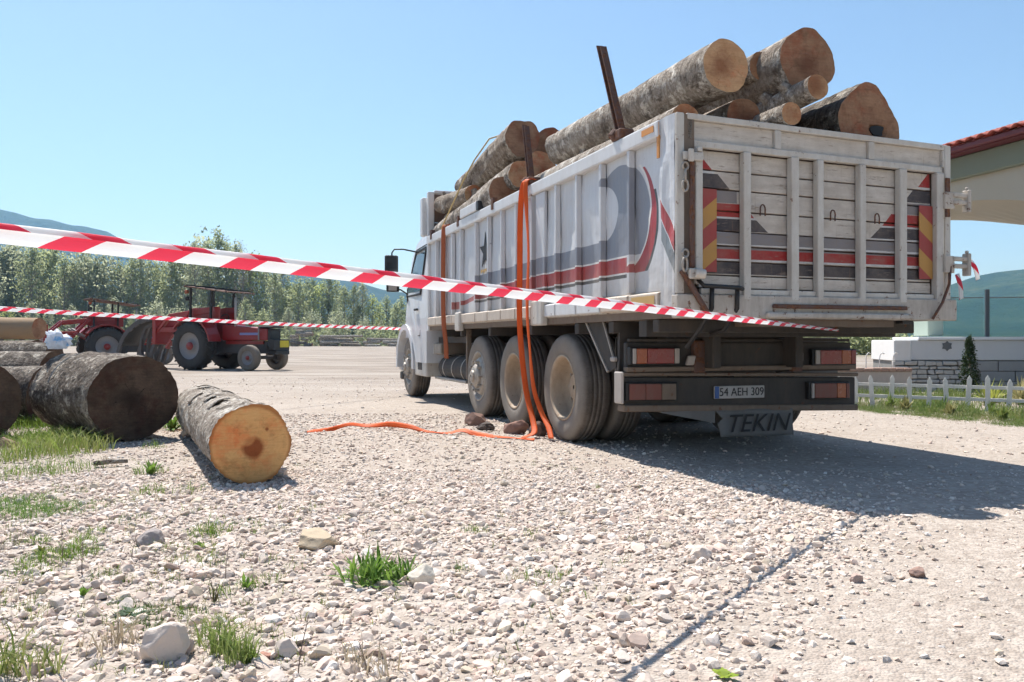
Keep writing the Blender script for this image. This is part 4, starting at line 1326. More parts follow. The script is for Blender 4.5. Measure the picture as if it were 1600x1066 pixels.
m.build('hollow_shade', MAT['ink'], glog)  # near-black disc standing in for the shade inside the hollow
tlog(0.26, 2.606, 0.28, 3.35, 0.130, 0.15, ('bark_pale', CT), 'log lying along the near side rail behind the rear stake', dv=-0.02, seed=8)
tlog(0.55, 2.66, 0.9, 3.6, 0.15, 0.15, (B, CB), 'filler log added to block sky beneath the thick pale-barked log', seed=9)  # added filler, like the next one, hiding sky between the upper logs
tlog(1.32, 2.66, 0.9, 3.6, 0.17, 0.17, ('bark_dark', CB), 'filler log added to block sky beneath the slim jutting log', seed=10)
tlog(0.55, 3.50, 4.62, 7.0, 0.235, 0.21, (B, CB), 'big lumpy log on top of the forward stack behind the cab', dz=-0.22, seed=11, rough=0.10, shape=bump_shape((2.3, 0.3, 0.08), (1.2, 0.3, 0.07), (1.75, 0.18, -0.06)))
tlog(1.00, 3.50, 4.80, 7.1, 0.215, 0.2, (B, CB), 'log beside the big lumpy one on the forward stack', dz=-0.1, seed=12, shape=bump_shape((1.9, 0.5, 0.05)))
tlog(0.74, 3.12, 4.50, 7.1, 0.21, 0.2, (B, CT), 'reddish-ended log in the middle of the forward stack', seed=13)
mlog = tlog(0.36, 2.95, 4.15, 7.2, 0.165, 0.15, ('bark_pale', CT), 'pale log with a torn strip of bark on the forward stack', dz=-0.14, seed=14, rough=0.09)
tlog(0.19, 2.76, 4.32, 7.25, 0.185, 0.15, ('bark_pale', CB), 'lowest log of the forward stack with flat brown end over the rail', dz=-0.14, seed=15)
tlog(0.30, 2.99, 5.9, 7.22, 0.14, 0.13, (B, CT), 'short log tucked against the front bulkhead', dv=-0.12, dz=0.06, seed=16)
tlog(0.62, 3.42, 6.2, 7.3, 0.15, 0.14, ('bark_dark', CB), 'dark log ahead of the lumpy one near the front bulkhead', dz=-0.14, seed=17)
m = MB(); m.add([(0.0, 0.135, 1.02), (-0.02, 0.175, 1.25), (-0.05, 0.20, 1.55), (-0.09, 0.17, 1.42), (-0.09, 0.15, 1.12), (-0.03, 0.14, 1.0)], [(0, 1, 2, 3), (0, 3, 4, 5)])
st = m.build('torn_bark', MAT['sapwood'], mlog)

# logs on the ground
fresh = log('log', at(392, 695, 5.60), Vector((-3.28, 8.75, 0.262)), 0.268, 0.245, ('bark_pale', 'cut_fresh'), 'freshly sawn log with orange end and dark heart on the gravel', 'logs lying on the gravel', seed=21, rough=0.055, rings=150, segs=110, fine=0.035, stubs=1)
m = MB()
for k in range(9):
    t = 0.4 + 0.12 * k
# flaps of loose bark on the fresh log
for j in range(10):
    zc = 0.5 + j * 0.27; a0 = rng.uniform(0.3, 2.4); w = rng.uniform(0.35, 0.8); h = rng.uniform(0.10, 0.22)
    vs = []
    for i in range(7):
        th = a0 + w * i / 6
        lift = 0.012 + 0.006 * math.sin(math.pi * i / 6)
        for z in (zc, zc + h):
            r = 0.268 - 0.007 * z + lift + 0.01 * mnoise.noise((th * 3, z * 5, j))
            vs.append((r * math.cos(th), r * math.sin(th), z + 0.03 * mnoise.noise((th * 4, j, 0))))
    b = MB(); b.add(vs, [(2 * i, 2 * i + 1, 2 * i + 3, 2 * i + 2) for i in range(6)])
    o = b.build('bark_flake', MAT['bark_pale'], fresh, smooth=True)
    sm = o.modifiers.new('thick', 'SOLIDIFY'); sm.thickness = 0.008
big = log('log', at(211, 622, 8.0), Vector((-4.78, 9.05, 0.42)), 0.432, 0.44, ('bark_dark', 'cut_dark'), 'thick short log with blackened weathered end beside the fresh one', 'logs lying on the gravel', seed=22, rough=0.05, rings=80, segs=100, squash=0.95, fine=0.03)
b = MB(); r = 0.447
for th0, th1 in ((0.3, 2.9),):
    n = 18; vs = []
    for i in range(n + 1):
        th = th0 + (th1 - th0) * i / n
        zc = 0.98 + 0.10 * math.sin(th * 1.3)
        for dz in (-0.02, 0.02):
            rr = r + 0.006 + 0.01 * mnoise.noise((th * 2, 3, 1))
            vs.append((rr * math.cos(th), rr * math.sin(th) * 0.95, zc + dz))
    b.add(vs, [(2 * i, 2 * i + 1, 2 * i + 3, 2 * i + 2) for i in range(n)])
b.build('bark_crack', MAT['black'], big)
log('log', at(-42, 628, 7.9), Vector((-7.3, 10.6, 0.40)), 0.40, 0.41, ('bark_dark', 'cut_dark'), 'dark brown log end cut off by the edge of the picture', 'logs lying on the gravel', seed=23, rings=20)
log('log', Vector((-5.45, 9.75, 0.33)), Vector((-11.5, 10.9, 0.35)), 0.34, 0.36, ('bark_dark', 'cut_dark'), 'long mossy dark log behind the plastic bag, lower one', 'logs lying on the gravel', seed=24, rings=30)
log('log', Vector((-5.9, 10.7, 0.52)), Vector((-12.5, 11.9, 0.55)), 0.30, 0.32, ('bark_dark', 'cut_dark'), 'long dark log behind the plastic bag, upper one', 'logs lying on the gravel', seed=25, rings=30)
log('log', Vector((-8.05, 14.6, 0.70)), Vector((-13.5, 15.6, 0.75)), 0.24, 0.25, ('bark_dark', 'cut_dark'), 'dark greenish log in front of the farther tractor', 'logs lying on the gravel', seed=26, rings=24)
log('log', Vector((-9.62, 16.9, 1.22)), Vector((-15.0, 17.6, 1.30)), 0.22, 0.22, ('sapwood', 'cut_brown'), 'stripped tan log with reddish end above the dark ones', 'logs lying on the gravel', seed=27, rings=24)
log('log', Vector((-9.9, 17.2, 0.62)), Vector((-15.5, 18.2, 0.62)), 0.36, 0.36, ('bark_dark', 'cut_dark'), 'shadowed log carrying the stripped tan log', 'logs lying on the gravel', seed=29, rings=20)
log('log', Vector((-5.52, 12.9, 0.34)), Vector((-8.3, 13.7, 0.34)), 0.30, 0.31, ('bark_dark', 'cut_dark'), 'dark log under the farther tractor\'s greenish log', 'logs lying on the gravel', seed=28, rings=20)

# far timber stacks in front of the wood
def far_stack(px0, px1, ytop, ybase, seed, label_kind):
    r = random.Random(seed)
    Y = 148 + r.uniform(-3, 3)
    x0, x1 = (px0 - 800) / FPX * Y, (px1 - 800) / FPX * Y
    H = (ybase - ytop) / FPX * Y
    z = 0.25
    k = 0
    while z < H:
        n = 2 if z < H * 0.6 else 1
        for j in range(n):
            a = x0 + r.uniform(0, 1.2) + j * (x1 - x0) / n; bb = a + (x1 - x0) / n * r.uniform(0.75, 1.0)
            rad = r.uniform(0.2, 0.36)
            yy = Y + r.uniform(-0.5, 0.8)
            log('log', (a, yy, z + r.uniform(-.05, .1)), (bb, yy + r.uniform(-.6, .6), z + r.uniform(-.1, .15)), rad, rad * 0.85, (r.choice(['bark', 'bark_dark', 'bark_pale', 'bark']), CB), label_kind + ', ' + ordinal(k + 1) + ' counted from the ground', 'far timber stacks', seed=seed + k, rings=6, segs=10)
            k += 1
        z += 0.48
far_stack(452, 482, 510, 541, 41, 'log in the far stack beyond the tractor nose')
far_stack(492, 560, 524, 541, 43, 'log in the long low stack across the yard')
far_stack(566, 628, 527, 541, 45, 'log in the far stack close to the lorry cab')

# plastic bag on the thick log
bm = bmesh.new()
bmesh.ops.create_icosphere(bm, subdivisions=4, radius=1.0)
for v in bm.verts:
    c = v.co.copy()
    n = mnoise.fractal(c * 1.9 + Vector((3, 1, 7)), 0.7, 2.0, 5)
    rid = abs(mnoise.noise(c * 3.3)) * 0.35
    k = 0.86 + 0.30 * n - rid
    v.co = Vector((c.x * 0.155, c.y * 0.13, c.z * 0.135)) * k
    if v.co.z > 0.02: v.co.x *= 1 - 1.6 * (v.co.z - 0.02) ; v.co.x -= (v.co.z) * 0.25
    v.co.z = max(v.co.z, -0.085)
me = bpy.data.meshes.new('plastic_bag'); bm.to_mesh(me); bm.free()
g = G('white_carrier_bag', 0.35, 0.5)
x, y, z = g.xyz(g.obj())
nb = g.noise(g.obj(), 9, 3)
c = g.mix(nb.step(0.55, 0.62) * z.lt(0.05), (0.78, 0.82, 0.88), (0.25, 0.50, 0.78))
g.color(c)
t = g.new('ShaderNodeBsdfTranslucent'); g.nt.links.new(c, t.inputs[0])
mx = g.new('ShaderNodeMixShader'); mx.inputs[0].default_value = 0.4
g.nt.links.new(g.bsdf.outputs[0], mx.inputs[1]); g.nt.links.new(t.outputs[0], mx.inputs[2]); g.nt.links.new(mx.outputs[0], g.out.inputs['Surface'])
g.bump(g.noise(g.obj(), 28, 4), 0.5, 0.01)
me.materials.append(g.mat)
me.polygons.foreach_set('use_smooth', [True] * len(me.polygons))
bag = bpy.data.objects.new('plastic_bag', me); COL.objects.link(bag)
bag.location = (-4.88, 8.92, 0.965)
tag(bag, 'crumpled white and pale blue plastic bag lying on the thick log', 'bag')

# ------------------------------------------------------------------ straps, rope, tape
def ribbon(name, pts, width, mat, wdir, label, cat, parent=None, thick=0.003, sub=5, wob=0.0):
    P = [Vector(p) for p in pts]
    path = []
    for i in range(len(P) - 1):
        p0 = P[max(i - 1, 0)]; p1 = P[i]; p2 = P[i + 1]; p3 = P[min(i + 2, len(P) - 1)]
        for k in range(sub):
            t = k / sub
            path.append(0.5 * ((2 * p1) + (p2 - p0) * t + (2 * p0 - 5 * p1 + 4 * p2 - p3) * t * t + (3 * p1 - p0 - 3 * p2 + p3) * t ** 3))
    path.append(P[-1])
    n = len(path)
    W = [Vector(w).normalized() for w in wdir]
    vs, uv = [], []
    L = 0.0
    for i, p in enumerate(path):
        f = i / (n - 1) * (len(W) - 1); k = min(int(f), len(W) - 2) if len(W) > 1 else 0
        w = (W[k].lerp(W[k + 1], f - k) if len(W) > 1 else W[0]).normalized()
        if i: L += (p - path[i - 1]).length
        for s in (-0.5, -0.17, 0.17, 0.5):
            vs.append(p + w * width * s + Vector((0, 0, wob * mnoise.noise((L * 6, s * 3, 1)))))
            uv.append((L, (s + 0.5) * width))
    m = MB(); m.add(vs, [(i * 4 + k, i * 4 + k + 1, i * 4 + k + 5, i * 4 + k + 4) for i in range(n - 1) for k in range(3)])
    m.uv = uv
    o = m.build(name, mat, parent, smooth=True)
    sm = o.modifiers.new('thick', 'SOLIDIFY'); sm.thickness = thick; sm.offset = 0
    if label: tag(o, label, cat)
    return o
def mat_strap(name, col, dark):
    g = G(name, 0.6, 0.3)
    u, v, _ = g.xyz(g.uvc())
    n = g.noise(g.obj(), 5, 5)
    c = g.mix((n - 0.4).clamp() * 1.2, col, dark)
    c = g.mix((((v * 120.0).frac() - 0.5).abs()).lt(0.12) * 0.35, c, dark)
    g.color(c)
    t = g.new('ShaderNodeBsdfTranslucent'); g.nt.links.new(c, t.inputs[0])
    mx = g.new('ShaderNodeMixShader'); mx.inputs[0].default_value = 0.25
    g.nt.links.new(g.bsdf.outputs[0], mx.inputs[1]); g.nt.links.new(t.outputs[0], mx.inputs[2]); g.nt.links.new(mx.outputs[0], g.out.inputs['Surface'])
    w = ((u * 250.0).sin() * 0.5 + 0.5)
    g.bump(w, 0.4, 0.001)
    return g.mat
MAT['strap'] = mat_strap('orange_webbing', (0.80, 0.13, 0.018), (0.52, 0.075, 0.012))
MAT['strap_shaded'] = mat_strap('shaded_orange_webbing', (0.46, 0.13, 0.05), (0.27, 0.08, 0.04))  # orange webbing again, darkened in colour for hanging in shade
fw = TM.to_3x3() @ Vector((0, 1, 0)); rt = TM.to_3x3() @ Vector((1, 0, 0))
gl = Vector((0, 0, 1))
def gp(px, py): 
    v = ground(px, py); return Vector((v.x, v.y, 0.012 + ground_z(v.x, v.y)))
wd = (fw * 0.55 - rt * 0.8).normalized()
wd2 = (fw * 0.75 - rt * 0.6).normalized()
strapA = [tw(0.05, 2.92, 2.63), tw(-0.055, 2.93, 2.60), tw(-0.075, 2.98, 2.3), tw(-0.075, 3.0, 1.7), tw(-0.085, 2.98, 1.2), tw(-0.075, 2.93, 0.8), tw(-0.06, 2.83, 0.42), tw(-0.06, 2.66, 0.18), tw(-0.10, 2.52, 0.06), tw(-0.22, 2.50, 0.02), gp(835, 689), gp(800, 686)]
ribbon('ratchet_strap', strapA + [gp(768, 684)], 0.060, MAT['strap'], [wd, wd, wd, wd, wd, wd, wd, wd, wd, Vector((.2, 1, .2)), Vector((0, 1, 0)), Vector((0, .9, .3))], 'bright orange strap hanging down the lorry side ahead of the rear wheel', 'strap')
strapB = [tw(0.03, 2.86, 2.63), tw(-0.06, 2.86, 2.60), tw(-0.075, 2.80, 2.3), tw(-0.075, 2.74, 1.85), tw(-0.09, 2.74, 1.3), tw(-0.07, 2.72, 0.9), tw(-0.05, 2.66, 0.5), tw(-0.02, 2.52, 0.26), tw(-0.01, 2.36, 0.13), tw(-0.03, 2.24, 0.03)]
ribbon('ratchet_strap', strapB, 0.058, MAT['strap'], [wd, wd2, fw, wd2 * 1.0 + rt * 0.5, fw, wd2, wd, wd2], 'second orange strap strand hanging just behind the first one', 'strap')
ribbon('ratchet_strap', [gp(770, 684), gp(745, 681), gp(722, 679) + gl * 0.03, gp(700, 679), gp(668, 676), gp(640, 675) + gl * 0.04, gp(610, 672) + gl * 0.05, gp(575, 670) + gl * 0.02, gp(545, 671) + gl * 0.04, gp(512, 674), gp(480, 676)], 0.062, MAT['strap'],
       [Vector((0, 1, .6)), Vector((0, .8, .9)), Vector((0, 1, .2)), Vector((0, 1, .0)), Vector((0, .6, 1)), Vector((0, .5, 1)), Vector((0, 1, .4)), Vector((0, .6, .9)), Vector((0, 1, .2))], 'loose orange strap lying across the gravel from the wheels', 'strap', wob=0.01)
ribbon('ratchet_strap', [tw(0.06, 6.27, 2.60), tw(-0.03, 6.27, 2.585), tw(-0.045, 6.27, 2.2), tw(-0.05, 6.26, 1.6), tw(-0.05, 6.22, 1.2), tw(-0.03, 6.19, 0.95), tw(-0.02, 6.19, 0.72)], 0.078, MAT['strap_shaded'], [wd2], 'shaded orange strap hanging behind the cab over the fuel tank', 'strap')
m = MB(); m.tube([tw(-0.028, 6.45, 2.58), tw(-0.01, 6.3, 2.68), tw(0.10, 5.75, 3.15), tw(0.20, 5.55, 3.40), tw(0.36, 5.40, 3.66), tw(0.6, 5.3, 3.74)], 0.011, 7)
m.build('rope', painted('yellow_rope', (0.55, 0.42, 0.20), (0.3, 0.22, 0.12), 0.4, 0, 0.8), smooth=True)
tag(bpy.data.objects['rope'], 'thin yellow rope pulled over the forward logs to the rail', 'rope')

def mat_tape(k, off):
    g = G('barrier_tape', 0.35, 0.5)
    u, v, _ = g.xyz(g.uvc())
    m = ((u - v * k) / 0.212 + off).frac().lt(0.42)
    c = g.mix(m, (0.80, 0.80, 0.80), (0.72, 0.045, 0.085))
    g.color(c)
    t = g.new('ShaderNodeBsdfTranslucent'); g.nt.links.new(c, t.inputs[0])
    mx = g.new('ShaderNodeMixShader'); mx.inputs[0].default_value = 0.5
    g.nt.links.new(g.bsdf.outputs[0], mx.inputs[1]); g.nt.links.new(t.outputs[0], mx.inputs[2]); g.nt.links.new(mx.outputs[0], g.out.inputs['Surface'])
    g.bump(g.noise(g.scaled(g.uvc(), (3, 40, 1)), 6, 3), 0.25, 0.004)
    return g.mat
MAT['tape'] = mat_tape(1.75, 0.10)
def tape(name, A, Bp, sec, scale, label, n=90, sag=0.0):
    A, Bp = Vector(A), Vector(Bp)
    d = (Bp - A).normalized(); hor = Vector((d.y, -d.x, 0)).normalized()   # towards the camera side
    L = (Bp - A).length
    vs, uv, fs = [], [], []
    w = len(sec)
    for i in range(n + 1):
        t = i / n
        p = A + (Bp - A) * t + Vector((0, 0, -sag * 4 * t * (1 - t)))
        k = scale(t)
        tw_ = 0.12 * mnoise.noise((t * 9, 2, 1))
        for (h, z, vv) in sec:
            z2 = z * k; h2 = h * k + z * tw_
            vs.append(p + hor * h2 + Vector((0, 0, z2 + 0.002 * mnoise.noise((t * 40, z * 90, h * 50)))))
            uv.append((t * L, vv))
    for i in range(n):
        for j in range(w - 1):
            a = i * w + j
            fs.append((a, a + 1, a + w + 1, a + w))
    m = MB(); m.add(vs, fs); m.uv = uv
    o = m.build(name, MAT['tape'], smooth=True)
    return tag(o, label, 'barrier tape')
A0 = Vector((-1.016, 1.647, 1.167)); B0 = Vector((2.485, 6.32, 1.047))
st0 = A0 + (A0 - B0) * 0.42; st0.z = 1.236
sec = [(0.0, -0.021, 0.0), (0.002, -0.009, 0.012), (0.0, 0.003, 0.025), (0.0, 0.013, 0.036), (0.003, 0.0205, 0.044), (0.007, 0.019, 0.047), (0.011, 0.013, 0.054), (0.013, 0.007, 0.061)]
def nscale(t):
    return float(np.interp(t, [0, 0.6, 0.78, 0.92, 1.0], [1.0, 1.0, 0.85, 0.5, 0.35]))
tape('barrier_tape', st0, B0, sec, nscale, 'near red and white barrier tape stretched across the view to the lorry tail', n=160)
sec2 = [(0.0, -0.026, 0.0), (0.003, -0.008, 0.02), (0.0, 0.01, 0.038), (0.005, 0.026, 0.055), (0.010, 0.012, 0.07)]
tape('barrier_tape', at(-260, 466, 7.4), at(634, 514, 15.6), sec2, lambda t: 0.95, 'farther thin red and white barrier tape passing the tractors', n=120, sag=0.03)
for i, (pts) in enumerate(([(2.66, -0.06, 1.62), (2.70, -0.08, 1.55), (2.74, -0.07, 1.46)], [(2.52, -0.07, 1.50), (2.545, -0.08, 1.40), (2.56, -0.075, 1.30)])):
    ribbon('tape_end', [tw(*p) for p in pts], 0.045, MAT['tape'], [rt + gl * 0.3], ['short end of barrier tape fluttering from the lower hinge', 'tattered tape end hanging below the lower hinge'][i], 'barrier tape')
# ------------------------------------------------------------------ tractors
MAT['tred'] = painted('tractor_red_paint', (0.30, 0.016, 0.016), (0.16, 0.06, 0.045), 0.6, 0.05, 0.35, 2.5, 0.5)
MAT['tyre_big'] = painted('tractor_tyre', (0.035, 0.034, 0.034), (0.12, 0.10, 0.085), 0.4, 0, 0.85, 3.0)
MAT['tyre_dusty'] = painted('dusty_small_tyre', (0.17, 0.145, 0.12), (0.30, 0.25, 0.20), 0.6, 0, 0.9, 3.0)
MAT['silver'] = painted('silver_wheel_disc', (0.24, 0.24, 0.25), (0.22, 0.18, 0.15), 0.5, 0, 0.45, 4.0)
MAT['yellow'] = painted('yellow_plate', (0.62, 0.50, 0.03), (0.3, 0.22, 0.05), 0.3, 0, 0.5)
MAT['grapple'] = painted('worn_dark_steel', (0.05, 0.045, 0.045), (0.15, 0.12, 0.11), 0.6, 0.15, 0.55, 3.0, 0.5)
MAT['decal_blue'] = painted('hood_decal', (0.20, 0.22, 0.45), (0.4, 0.4, 0.5), 0.3, 0, 0.5)

def tractor():
    R = empty('tractor')
    def wh(x, y, r, w, sgn, name, tm):
        e = empty('wheel', (x, y, r), 0, R)
        prof = [(r * .56, -w * .42), (r * .62, -w * .5), (r * .86, -w * .5), (r * .97, -w * .40), (r, -w * .22), (r * 1.0, 0), (r, w * .22), (r * .97, w * .40), (r * .86, w * .5), (r * .62, w * .5), (r * .56, w * .42)]
        MB().lathe(prof, 36, axis='y', closed=True).build('tyre', tm, e, smooth=True)
        if r > .6:
            m = MB()
            for k in range(20):
                for sd in (-1, 1):
                    t = 2 * math.pi * (k + (0.25 if sd > 0 else -0.25)) / 20
                    a = Vector((r * 1.0 * math.cos(t), 0.02 * sd, r * 1.0 * math.sin(t)))
                    b = Vector((r * .97 * math.cos(t + .16), sd * w * .47, r * .97 * math.sin(t + .16)))
                    m.bar(a, b, 0.05, 0.07, up=a.normalized())
            m.build('tread', tm, e)
        MB().lathe([(r * .58, sgn * w * .44), (r * .55, sgn * w * .36), (r * .5, sgn * w * .20), (r * .36, sgn * w * .12), (r * .2, sgn * w * .14), (r * .2, sgn * w * .3), (0.01, sgn * w * .32)], 28, axis='y').build('rim', MAT['silver'], e, smooth=True)
        MB().lathe([(r * .17, sgn * w * .30), (r * .16, sgn * w * .42), (0.01, sgn * w * .44)], 14, axis='y').build('hub_cap', MAT['tred'], e, smooth=True)
    wh(0, -0.80, 0.80, 0.44, -1, 'rear', MAT['tyre_big']); wh(0, 0.80, 0.80, 0.44, 1, 'rear', MAT['tyre_big'])
    wh(2.30, -0.66, 0.42, 0.24, -1, 'front', MAT['tyre_dusty']); wh(2.30, 0.66, 0.42, 0.24, 1, 'front', MAT['tyre_dusty'])
    # hood
    m = MB(); m.hexa([(0.75, -.30, .98), (2.70, -.26, .98), (2.70, .26, .98), (0.75, .30, .98), (0.75, -.27, 1.52), (2.66, -.22, 1.38), (2.66, .22, 1.38), (0.75, .27, 1.52)])
    hood = m.build('hood', MAT['tred'], R, bevel=0.05, segs=3)
    MB().box(1.55, 2.35, -.293, -.285, 1.16, 1.24).build('decal', MAT['decal_blue'], hood)
    MB().box(2.70, 2.82, -.25, .25, .80, 1.36).build('radiator_grille', MAT['black'], R, bevel=0.02)
    MB().box(0.2, 2.6, -.18, .18, .55, .97).build('engine_block', MAT['grapple'], R, bevel=0.03)
    MB().box(0.9, 2.5, -.24, -.19, .86, .96).build('side_rail', MAT['tred'], R)
    MB().box(-.45, .45, -.30, .30, .50, 1.05).build('gearbox', MAT['grapple'], R, bevel=0.05)
    MB().cyl((2.30, -.62, .42), (2.30, .62, .42), .06, n=10).build('front_axle', MAT['grapple'], R)
    MB().box(2.78, 3.12, -.34, .34, .52, .66).build('front_weight', MAT['black'], R, bevel=0.02)
    MB().box(2.86, 3.10, -.40, .36, .66, 1.02).build('ballast_box', MAT['black'], R, bevel=0.02)
    MB().box(3.102, 3.112, -.12, .30, .76, .98).build('warning_plate', MAT['yellow'], R)
    MB().box(2.3, 2.95, -.28, .28, 1.40, 1.46).build('hood_cover', MAT['black'], R, bevel=0.02)
    # fenders
    for y in (-1, 1):
        m = MB()
        for k in range(9):
            t0 = 0.15 + k * 0.26; t1 = t0 + 0.26
            p = [(.88 * math.cos(t0), .82 + .88 * math.sin(t0)), (.93 * math.cos(t0), .82 + .93 * math.sin(t0)), (.93 * math.cos(t1), .82 + .93 * math.sin(t1)), (.88 * math.cos(t1), .82 + .88 * math.sin(t1))]
            m.prism(p, y * .48 if y > 0 else -1.0, 1.0 if y > 0 else -.48, axis='y')
        m.build('fender', MAT['tred'], R)
        MB().prism([(.80, 1.0), (.60, 1.62), (-.55, 1.62), (-.75, 1.2), (-.3, .9)], y * .44 - .02, y * .44 + .02, axis='y').build('fender_side', MAT['tred'], R)
    # seat, wheel, exhaust
    MB().box(-.35, .10, -.24, .24, 1.15, 1.27).build('seat', MAT['black'], R, bevel=0.04, segs=2)
    MB().box(-.42, -.30, -.24, .24, 1.27, 1.68).build('backrest', MAT['black'], R, bevel=0.04, segs=2)
    m = MB(); m.cyl((.85, 0, 1.45), (.62, 0, 1.72), .025, n=8)
    pts = [(.60 + .07 * math.cos(t), .20 * math.sin(t), 1.74 + .18 * math.cos(t) * .7) for t in [i * math.pi / 8 for i in range(17)]]
    m.tube(pts, .016, 6, caps=False); m.build('steering_wheel', MAT['black'], R, smooth=True)
    m = MB(); m.cyl((1.30, -.22, 1.40), (1.30, -.22, 2.42), .035, n=10); m.build('exhaust_pipe', MAT['lamp_white'], R, smooth=True)
    MB().box(2.36, 2.40, -.33, -.30, 1.0, 1.40).build('grille_guard', MAT['silver'], R)
    # canopy on posts
    for x in (-.42, .50):
        for y in (-.52, .52):
            MB().bar((x, y, 1.50), (x + .02, y, 2.78 if x < 0 else 2.70), .065, .065, up=(0, 1, 0)).build('post', MAT['black'], R)
    c = MB(); c.hexa([(-.58, -.66, 2.80), (1.38, -.66, 2.56), (1.38, .66, 2.56), (-.58, .66, 2.80), (-.58, -.66, 2.85), (1.38, -.62, 2.60), (1.38, .62, 2.60), (-.58, .66, 2.85)])
    can = c.build('canopy', MAT['rust'], R, bevel=0.01)
    for k in range(5):
        x = -.5 + k * .44
        MB().bar((x, -.64, 2.86 - k * .054), (x, .64, 2.86 - k * .054), .05, .035).build('canopy_bow', MAT['black'], can)
    MB().box(-.62, -.50, -.60, -.48, 2.58, 2.70).build('beacon', MAT['lamp_orange'], R, bevel=0.02)
    MB().box(-.60, -.48, -.60, -.46, 2.34, 2.48).build('work_lamp', MAT['black'], R, bevel=0.03)
    # log loader on the back
    for y in (-.36, .36):
        MB().bar((.40, y, 2.02), (-1.55, y, 1.80), .10, .20).build('boom', MAT['tred'], R, bevel=0.015)
        MB().bar((-.55, y - .02, 1.96), (-1.62, y - .02, .72), .11, .22, up=(0, 1, 0)).build('lift_arm', MAT['tred'], R, bevel=0.015)
        MB().bar((-1.1, y, 1.36), (-2.15, y, 1.36), .10, .17).build('link_arm', MAT['tred'], R, bevel=0.015)
        MB().bar((-1.5, y, 1.85), (-2.15, y, 1.25), .10, .16, up=(0, 1, 0)).build('tilt_arm', MAT['tred'], R, bevel=0.01)
        MB().cyl((-.35, y + .1, 1.0), (-1.2, y + .1, 1.55), .045, n=10).build('ram', MAT['silver'], R, smooth=True)
        MB().prism([(.75, 1.65), (.75, 2.12), (-.62, 2.08), (-.72, 1.80), (-.2, 1.62)], y - .03, y + .03, axis='y').build('tower_plate', MAT['tred'], R, bevel=0.01)
    MB().box(-2.25, -2.08, -.5, .5, .85, 1.72).build('carriage', MAT['tred'], R, bevel=0.02)
    def claw(pts, y, w, th, mat='grapple'):
        m = MB()
        for a, b in zip(pts[:-1], pts[1:]):
            m.bar((a[0], y, a[1]), (b[0], y, b[1]), w, th, up=(0, 1, 0))
        return m.build('claw', MAT[mat], R)
    for y in (-.45, .45):
        a = [(-2.25 - 1.75 * math.sin(t), .25 + 1.5 * math.cos(t)) for t in [i * math.pi / 2 / 8 for i in range(9)]]
        m = MB()
        for p, q in zip(a[:-1], a[1:]): m.bar((p[0], y, p[1]), (q[0], y, q[1]), .16, .07, up=(0, 1, 0))
        m.build('claw', MAT['grapple'], R)
    for y in (-.30, .0, .30):
        claw([(-2.3, 1.55), (-2.75, 1.45), (-2.95, 1.05), (-3.0, .6), (-2.85, .25)], y, .10, .11)
        claw([(-2.25, 1.0), (-2.45, .6), (-2.6, .2)], y, .12, .11)
    m = MB()
    vs = []; N = 10
    for i in range(N + 1):
        t = i * math.pi / 2 / N * .75
        for y in (-.48, .48): vs.append((-2.25 - 1.68 * math.sin(t), y, .25 + 1.44 * math.cos(t)))
    m.add(vs, [(2 * i, 2 * i + 1, 2 * i + 3, 2 * i + 2) for i in range(N)])
    pl = m.build('grapple_shell', MAT['black'], R, smooth=True)
    sm = pl.modifiers.new('thick', 'SOLIDIFY'); sm.thickness = 0.02
    return R
T1 = tractor()
T1.location = (-10.33, 28.5, 0); T1.rotation_euler = (0, 0, math.radians(-25))
tag(T1, 'red tractor with rear log grapple and roof canopy, the nearer of two', 'tractor', 'tractors in the yard')
T2 = copy_tree(T1)
T2.location = (-16.4, 33.2, 0); T2.rotation_euler = (0, 0, math.radians(38)); T2.scale = (0.95, 0.95, 0.93)
tag(T2, 'farther red tractor half hidden behind the log piles', 'tractor', 'tractors in the yard')

# ------------------------------------------------------------------ building corner, terrace wall, glass screen
MAT['render_lit'] = painted('lit_white_render', (0.72, 0.71, 0.69), (0.52, 0.49, 0.45), 0.35, 0, 0.85, 2.0)
MAT['render_shaded'] = painted('shaded_white_render', (0.60, 0.61, 0.62), (0.46, 0.44, 0.42), 0.3, 0, 0.85, 2.0)  # same white render with the shade put into its colour
MAT['cream'] = painted('cream_render', (0.44, 0.395, 0.315), (0.34, 0.30, 0.24), 0.25, 0, 0.9, 1.2)
MAT['green_band'] = painted('grey_green_fascia', (0.20, 0.22, 0.165), (0.15, 0.16, 0.125), 0.3, 0, 0.85, 1.5)
MAT['column'] = painted('pale_green_column', (0.52, 0.60, 0.49), (0.42, 0.46, 0.38), 0.2, 0, 0.85, 1.5)
MAT['tile'] = painted('red_roof_tile', (0.42, 0.105, 0.075), (0.26, 0.07, 0.06), 0.4, 0, 0.75, 4.0)
MAT['gutter'] = painted('dark_red_gutter', (0.14, 0.03, 0.035), (0.07, 0.03, 0.03), 0.4, 0, 0.5, 2.0)
MAT['slab'] = painted('white_stone_coping', (0.72, 0.74, 0.77), (0.6, 0.6, 0.6), 0.2, 0, 0.4, 2.0)
MAT['wallstone'] = painted('rough_wall_stone', (0.52, 0.50, 0.47), (0.30, 0.28, 0.25), 0.6, 0, 0.95, 7.0, bump=0.5)
MAT['mortar'] = painted('dark_mortar', (0.22, 0.215, 0.205), (0.13, 0.12, 0.11), 0.5, 0, 0.95, 7.0)
MAT['block'] = painted('grey_concrete_block', (0.33, 0.325, 0.32), (0.24, 0.23, 0.22), 0.5, 0, 0.95, 5.0)
MAT['picket'] = painted('weathered_white_picket', (0.76, 0.75, 0.72), (0.46, 0.42, 0.36), 0.5, 0, 0.9, 8.0)
